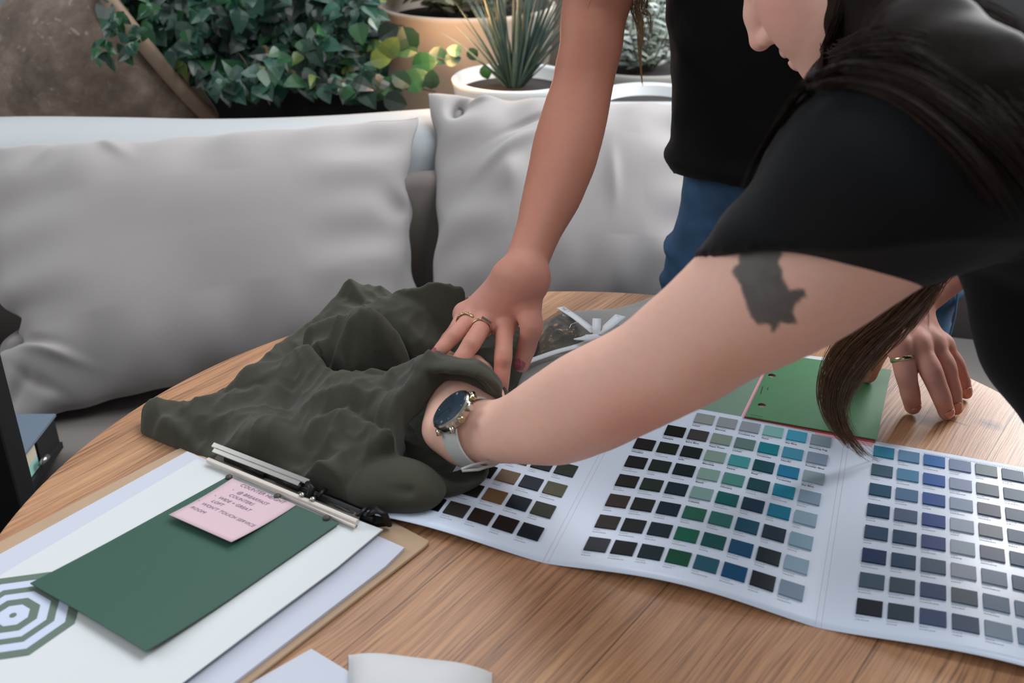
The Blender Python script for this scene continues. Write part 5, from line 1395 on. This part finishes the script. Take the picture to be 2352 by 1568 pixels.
m = MB(); m.lathe([(.04, -.232), (.10, -.215), (.165, -.165), (.210, -.09), (.228, 0), (.226, .06), (.218, .118), (.214, .124), (.195, .124), (.200, .06), (.200, 0), (.15, -.13), (.02, -.18)], jc, ja, 72); m.build('pot_body', TERRA, jar, smooth=True)
m = MB(); m.lathe([(.214, .122), (.231, .124), (.234, .130), (.234, .145), (.229, .152), (.205, .154), (.197, .150), (.197, .122)], jc, ja, 72, capb=False); m.build('rim', mat('paler_clay', '#83705f', .85, noise=.3, nscale=30, bump=(80, .001, .4)), jar, smooth=True)
SOIL = mat('dark_soil', '#1d1713', .95, noise=.4, nscale=60, bump=(120, .004, .6))
CREAMP = mat('cream_pot_glaze', '#c6b8a8', .7, noise=.14, nscale=8, bump=(30, .002, .3)); WHITEP = mat('white_pot_glaze', '#d3d6d6', .5, noise=.06, nscale=9); GREYP = mat('grey_concrete_pot', '#8f8b84', .8, noise=.15, nscale=12)


def pot(name, label, c, prof, mm, rim_r, rim_z, sx=1.):
    c = np.array([c[0], c[1], .546]); top_ = max(z for _, z in prof); k_ = (top_ + .056) / top_; prof = [(r_, z * k_) for r_, z in prof]; rim_z += .056
    r = empty(name, tuple(c), label, 'pot'); q = MB(); q.lathe(prof, c, seg=72, sx=sx); q.build('pot_body', mm, r, smooth=True)
    q = MB(); q.lathe([(rim_r * .96, 0), (rim_r * .96, .002), (.001, .012)], (c[0], c[1], c[2] + rim_z), seg=40, sx=sx); q.build('soil', SOIL, r, smooth=True); return r


CP = np.array([-.105, 2.51, .602]); GP = np.array([.30, 2.46, .602]); WP = np.array([.005, 2.165, .602])
pot('planter_pot', 'wide cream pot glowing orange low down, right of the ivy', CP, [(.10, 0), (.14, .03), (.180, .12), (.198, .22), (.206, .292), (.208, .298), (.201, .302), (.192, .298), (.186, .25)], CREAMP, .19, .265)
pot('planter_pot', 'white bowl of spiky grass just behind the middle cushion', WP, [(.055, 0), (.085, .04), (.112, .13), (.128, .202), (.130, .209), (.125, .212), (.118, .206), (.112, .18)], WHITEP, .117, .182)
pot('planter_pot', 'grey concrete bowl with silver plant, seen between arm and black top', GP, [(.09, 0), (.13, .03), (.155, .10), (.165, .165), (.168, .176), (.160, .181), (.150, .174), (.146, .14)], GREYP, .15, .15)
pot('planter_pot', 'short white pot with a thick rim in front of the grey bowl', np.array([.29, 2.165, .602]), [(.08, 0), (.10, .02), (.112, .15), (.118, .152), (.120, .168), (.116, .172), (.106, .168), (.104, .14)], WHITEP, .106, .145)
pot('planter_pot', 'beige pot standing far back beyond the cream pot', np.array([.20, 2.86, .602]), [(.10, 0), (.14, .04), (.19, .16), (.205, .28), (.207, .29), (.19, .285), (.185, .25)], mat('pale_beige_pot', '#a69c92', .8, noise=.12), .19, .26)


def leafmat(nm, c1, c2): return mat(nm, c1, .36, noise=.3, nscale=40, col2=c2, spec=.45)


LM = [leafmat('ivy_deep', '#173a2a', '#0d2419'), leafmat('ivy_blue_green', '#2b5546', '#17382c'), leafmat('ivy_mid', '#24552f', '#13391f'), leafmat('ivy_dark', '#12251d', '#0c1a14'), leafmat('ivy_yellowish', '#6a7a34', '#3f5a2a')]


def leaf(mb, p, d, n, L, Wd, mi, fold_=.25, curl=.2, kind='ivy'):
    """leaf from its stalk p along d, facing n"""
    d = unit(d); n = unit(n - d * (n @ d)); s = np.cross(d, n)
    if kind == 'ivy': pr = [(0, 0), (.05, .30), (.20, .50), (.42, .46), (.68, .30), (.88, .12), (1, 0)]
    elif kind == 'narrow': pr = [(0, 0), (.2, .38), (.45, .5), (.75, .35), (1, 0)]
    else: pr = [(0, 0), (.15, .36), (.4, .52), (.7, .42), (.9, .2), (1, 0)]
    mid = [p + d * L * t - n * curl * L * t * t for t, w_ in pr]
    lf = [m_ - s * Wd * w_ + n * fold_ * Wd * w_ for m_, (t, w_) in zip(mid, pr)]; rt = [m_ + s * Wd * w_ + n * fold_ * Wd * w_ for m_, (t, w_) in zip(mid, pr)]
    k = len(pr); vs = mid + lf[1:-1] + rt[1:-1]; fs = []
    L_ = [0] + [k + i for i in range(k - 2)] + [k - 1]; R_ = [0] + [k + (k - 2) + i for i in range(k - 2)] + [k - 1]
    for i in range(k - 1):
        fs.append([q for q in dict.fromkeys((i, i + 1, L_[i + 1], L_[i]))]); fs.append([q for q in dict.fromkeys((i, R_[i], R_[i + 1], i + 1))])
    mb.add(vs, [f_ for f_ in fs if len(f_) > 2], mi)


rp = random.Random(12)
def rv(a, b): return rp.uniform(a, b)
ivy = empty('ivy_plant', (-.35, 2.25, .745), 'dense dark green ivy spilling out of the clay pot over the bench back', 'plant')
fm = MB(); sm_ = MB()
ROWS = [(-60, 250, 860), (0, 245, 880), (40, 262, 880), (80, 300, 890), (110, 370, 885), (150, 430, 880), (190, 470, 880), (225, 490, 880), (250, 520, 860)]
def bounds(y):
    return np.interp(y, [r[0] for r in ROWS], [r[1] for r in ROWS]), np.interp(y, [r[0] for r in ROWS], [r[2] for r in ROWS])
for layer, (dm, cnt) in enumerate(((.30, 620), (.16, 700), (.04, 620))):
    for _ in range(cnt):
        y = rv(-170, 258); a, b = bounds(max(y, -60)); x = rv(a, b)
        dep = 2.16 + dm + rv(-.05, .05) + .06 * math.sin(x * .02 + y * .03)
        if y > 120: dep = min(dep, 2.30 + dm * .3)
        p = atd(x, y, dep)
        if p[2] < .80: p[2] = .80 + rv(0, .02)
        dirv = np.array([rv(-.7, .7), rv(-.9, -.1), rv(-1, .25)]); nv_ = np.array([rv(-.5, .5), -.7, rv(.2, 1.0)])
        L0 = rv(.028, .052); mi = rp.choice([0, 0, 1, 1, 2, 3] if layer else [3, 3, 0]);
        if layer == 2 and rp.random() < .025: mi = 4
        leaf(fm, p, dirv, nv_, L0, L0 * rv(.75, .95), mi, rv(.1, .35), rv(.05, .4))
for (x, y, n_) in ((236, 98, 5), (240, 120, 5), (228, 130, 2), (285, 110, 8), (262, 60, 9), (275, 30, 10), (330, 60, 10), (300, 85, 8), (345, 25, 12)):
    for _ in range(n_):
        p = atd(x + rv(-14, 14), y + rv(-12, 12), 2.04 + rv(-.03, .03)); leaf(fm, p, np.array([rv(-.6, .4), rv(-.6, 0), rv(-1, .1)]), np.array([rv(-.4, .4), -.8, rv(.1, .7)]), rv(.016, .032), rv(.014, .026), rp.choice([0, 1, 2, 2]), .2, .2)
for (x, y, dx, dz, L0, mi) in ((925, 60, .3, -1, .062, 0), (905, 100, .9, -.3, .05, 2), (945, 150, 1, .25, .055, 2), (950, 190, .3, -1, .02, 4), (925, 200, .9, .5, .06, 2), (985, 120, 1, -.4, .045, 1), (1020, 140, .9, .2, .035, 1), (990, 205, .1, 1, .040, 0), (1078, 110, .5, -1, .030, 0), (1110, 150, .2, -.6, .03, 2), (885, 130, .4, .6, .05, 4), (850, 140, .6, .2, .05, 4), (870, 190, .8, -.3, .05, 2), (840, 205, .7, -.1, .05, 2), (900, 170, .9, -.5, .045, 0), (880, 225, .9, -.2, .05, 3), (870, 90, .7, .5, .05, 3), (1060, 120, -.7, .2, .03, 1)):
    leaf(fm, atd(x, y, 2.13 + rv(-.02, .02)), np.array([dx, rv(-.3, .1), dz]), np.array([rv(-.3, .3), -.9, .35]), L0, L0 * .82, mi, .15, .2, 'broad')
for (x0, y0, x1, y1) in ((800, 120, 1040, 140), (780, 60, 930, 60), (820, 200, 1000, 210), (300, 20, 235, 110), (700, 200, 870, 230), (500, 60, 620, 240)):
    sm_.tube([atd(x0, y0, 2.25), atd((x0 + x1) / 2, (y0 + y1) / 2 - 12, 2.18), atd(x1, y1, 2.14)], .0016, 5)
fm.build('foliage', LM, ivy); sm_.build('stems', mat('ivy_stem', '#4b4030', .8), ivy)

def bush(name, label, base, cnt, hh_, sp, L0, W0, mats_, seed, dirs=None):
    r = empty(name, tuple(base), label, 'plant'); q = MB(); s_ = MB(); R_ = random.Random(seed)
    for _ in range(cnt):
        az = R_.uniform(0, 2 * math.pi); ln = R_.uniform(.4, 1) * hh_; out_ = R_.uniform(.1, 1) * sp
        p0 = np.array(base) + np.array([math.cos(az), math.sin(az), 0]) * sp * .12; p2_ = np.array(base) + np.array([math.cos(az) * out_, math.sin(az) * out_, ln]); p1_ = (p0 + p2_) / 2 + np.array([0, 0, ln * .18])
        pts = [(1 - t) ** 2 * p0 + 2 * t * (1 - t) * p1_ + t * t * p2_ for t in np.linspace(0, 1, 7)]
        s_.tube(pts, .0015, 4)
        for k in range(1, 7):
            for sg in (1, -1):
                d_ = pts[k] - pts[k - 1]; sd_ = np.cross(d_, (0, 0, 1.)); sd_ = sd_ / (np.linalg.norm(sd_) + 1e-9)
                leaf(q, pts[k], unit(d_) * .6 + sd_ * sg * .8 + np.array([0, 0, R_.uniform(-.5, .4)]), np.array([R_.uniform(-.5, .5), -.5, .8]), L0 * R_.uniform(.7, 1.2), W0, R_.randrange(len(mats_)), .2, .3, 'narrow')
    q.build('foliage', mats_, r); s_.build('stems', mat('grey_stem', '#5c574a', .8), r); return r
SG = [leafmat('sage_leaf', '#7f8a76', '#59654f'), leafmat('silver_leaf', '#a6ada0', '#7b8574'), leafmat('olive_leaf', '#4f5b40', '#333d2a')]
bush('silver_leaf_shrub', 'grey green shrub growing in the wide cream pot', (CP[0], CP[1], CP[2] + .265), 120, .26, .30, .040, .013, SG, 3)
SL = [leafmat('pale_silver_leaf', '#b9c3bd', '#93a09a'), leafmat('silver_leaf_b', '#a6ada0', '#7b8574')]
bush('silver_shrub', 'pale silver foliage rising from the grey concrete bowl', (GP[0], GP[1], GP[2] + .15), 80, .26, .20, .034, .010, SL, 9)
gr = empty('spiky_grass', (WP[0], WP[1], WP[2] + .182), 'upright blue green spiky grass in the low white bowl', 'plant'); q = MB(); R_ = random.Random(2)
GRM = [leafmat('grass_blade', '#3f5650', '#2a3d36'), leafmat('grass_blade_pale', '#6b8078', '#465a52')]
for _ in range(170):
    az = R_.uniform(0, 2 * math.pi); out_ = R_.uniform(.02, .17) * R_.uniform(.4, 1); h_ = R_.uniform(.09, .24)
    b0 = np.array([WP[0] + .012 * math.cos(az), WP[1] + .012 * math.sin(az), WP[2] + .185]); t_ = b0 + np.array([math.cos(az) * out_, math.sin(az) * out_, h_]); mid_ = (b0 + t_) / 2 + np.array([0, 0, .02])
    pts = [(1 - t) ** 2 * b0 + 2 * t * (1 - t) * mid_ + t * t * t_ for t in np.linspace(0, 1, 6)]; wd_ = R_.uniform(.0022, .0038); s_ = unit(np.array([R_.uniform(-1, 1), R_.uniform(-.3, .3), 0.01]))
    n6 = len(pts); ws = [wd_, wd_, wd_ * .9, wd_ * .7, wd_ * .4, .0001]
    q.add([p - s_ * w_ for p, w_ in zip(pts, ws)] + [p + s_ * w_ for p, w_ in zip(pts, ws)] + [p + np.array([0, -.0012, 0]) for p in pts], [f_ for i in range(n6 - 1) for f_ in ([i, i + 1, 2 * n6 + i + 1, 2 * n6 + i], [2 * n6 + i, 2 * n6 + i + 1, n6 + i + 1, n6 + i])], 0 if R_.random() < .7 else 1)
q.build('foliage', GRM, gr)
hd = empty('evergreen_hedge', (-.3, 3.4, .0), 'dark leafy hedge far behind the ivy', 'plant'); q = MB(); R_ = random.Random(5)
for _ in range(2600):
    x = R_.uniform(-1.5, 1.2); z = R_.uniform(.5, 1.9); y = 3.30 + .12 * math.sin(x * 7) + R_.uniform(-.12, .12)
    leaf(q, np.array([x, y, z]), np.array([R_.uniform(-1, 1), -.5, R_.uniform(-1, .3)]), np.array([R_.uniform(-.4, .4), -.8, .5]), R_.uniform(.05, .09), R_.uniform(.035, .06), R_.choice([0, 3, 3, 0]), .2, .2)
q.build('foliage', LM[:4], hd)
m = MB(); m.box((-1.5, 3.42, 0), (2.7, 0, 0), (0, .16, 0), (0, 0, 1.9)); m.build('dark_backing', mat('hedge_core', '#0e120e', .95, noise=.3), hd)  # solid near-black slab added for the dark between and behind the leaves

# ================================================================== far left
BAG = mat('black_upholstery', '#08090b', .6, noise=.3, bump=(200, .0005, .3), spec=.3)
chr_ = empty('dining_chair', (-.80, .84, 0), 'black upholstered chair at the far left edge beside the table', 'chair')
m = MB(); m.box((-1.01, 1.03, .44), (.415, 0, 0), (0, .045, 0), (0, 0, .46)); bevel(m.build('backrest', BAG, chr_), .004, 2)
m = MB(); m.box((-1.01, .62, .42), (.415, 0, 0), (0, .41, 0), (0, 0, .055)); bevel(m.build('seat', BAG, chr_), .012, 3)
for x in (-.99, -.64):
    for y in (.64, 1.03):
        m = MB(); m.box((x, y, .0), (.032, 0, 0), (0, .032, 0), (0, 0, .425)); m.build('leg', BAG, chr_)
bd = empty('ring_binder', tuple(atz(80, 1040, .452)), 'dark grey lever binder with cream and teal pages on the bench beside the black chair', 'binder')
zt_ = .515; BC = mat('slate_cover', '#5d6b78', .45, noise=.08); BK = mat('binder_black', '#07080a', .6)
ta, tb_, tc_, td = atz(-60, 950, zt_), atz(128, 950, zt_), atz(86, 1006, zt_), atz(46, 1055, zt_)
te = atz(-30, 1100, zt_)
m = MB(); m.prism([ta[:2], tb_[:2], td[:2] + (td[:2] - tb_[:2]) * .4, te[:2]], zt_ - .004, zt_); m.build('cover', BC, bd)
u_ = unit(np.append(td[:2] - tb_[:2], 0)); v_ = np.array([-u_[1], u_[0], 0]); v_ = v_ if v_[0] < 0 else -v_
s0 = np.array([tb_[0], tb_[1], 0])
m = MB(); m.box((s0[0] + v_[0] * .004, s0[1] + v_[1] * .004, .458), u_ * .062, v_ * .20, (0, 0, .052)); m.box((s0[0], s0[1], .456), u_ * .24, v_ * .16, (0, 0, .010)); m.build('spine', BK, bd)
PG = MB()
for k in range(9):
    PG.box((s0[0] + u_[0] * .066 + v_[0] * .006, s0[1] + u_[1] * .066 + v_[1] * .006, .467 + .0046 * k), u_ * .17, v_ * .14, (0, 0, .0042), 1 if k < 4 else 0)
PG.build('pages', [mat('cream_pages', '#b7ad98', .8, noise=.1, nscale=200), mat('teal_pages', '#86b3a8', .7, noise=.1, nscale=200)], bd)
m = MB(); m.tube([s0 + u_ * .075 - v_ * .001 + np.array([0, 0, .474]), s0 + u_ * .075 - v_ * .006 + np.array([0, 0, .482]), s0 + u_ * .060 - v_ * .006 + np.array([0, 0, .480])], .004, 8); m.build('metal_ring', CHR, bd, smooth=True)
m = MB(); g1 = atz(100, 1110, .4545); m.box(g1 + np.array([.0, -.02, 0]), unit(np.array([.6, .8, 0])) * .12, unit(np.array([-.8, .6, 0])) * -.02, (0, 0, .004)); m.build('notebook', mat('slate_blue_cover', '#4a5a72', .5), label='slate blue notebook edge peeking out under the ring binder', cat='notebook')
# ================================================================== groups of like things
_GR = {'sample_card': 'colour sample cards by the right hand', 'ring': 'finger rings of the standing person', 'planter_pot': 'pots on the shelf behind the bench', 'sofa_cushion': 'taupe cushions on the curved bench'}
for _o in bpy.data.objects:
    _k = _o.name.split('.')[0]
    if _o.parent is None and _k in _GR: _o['group'] = _GR[_k]
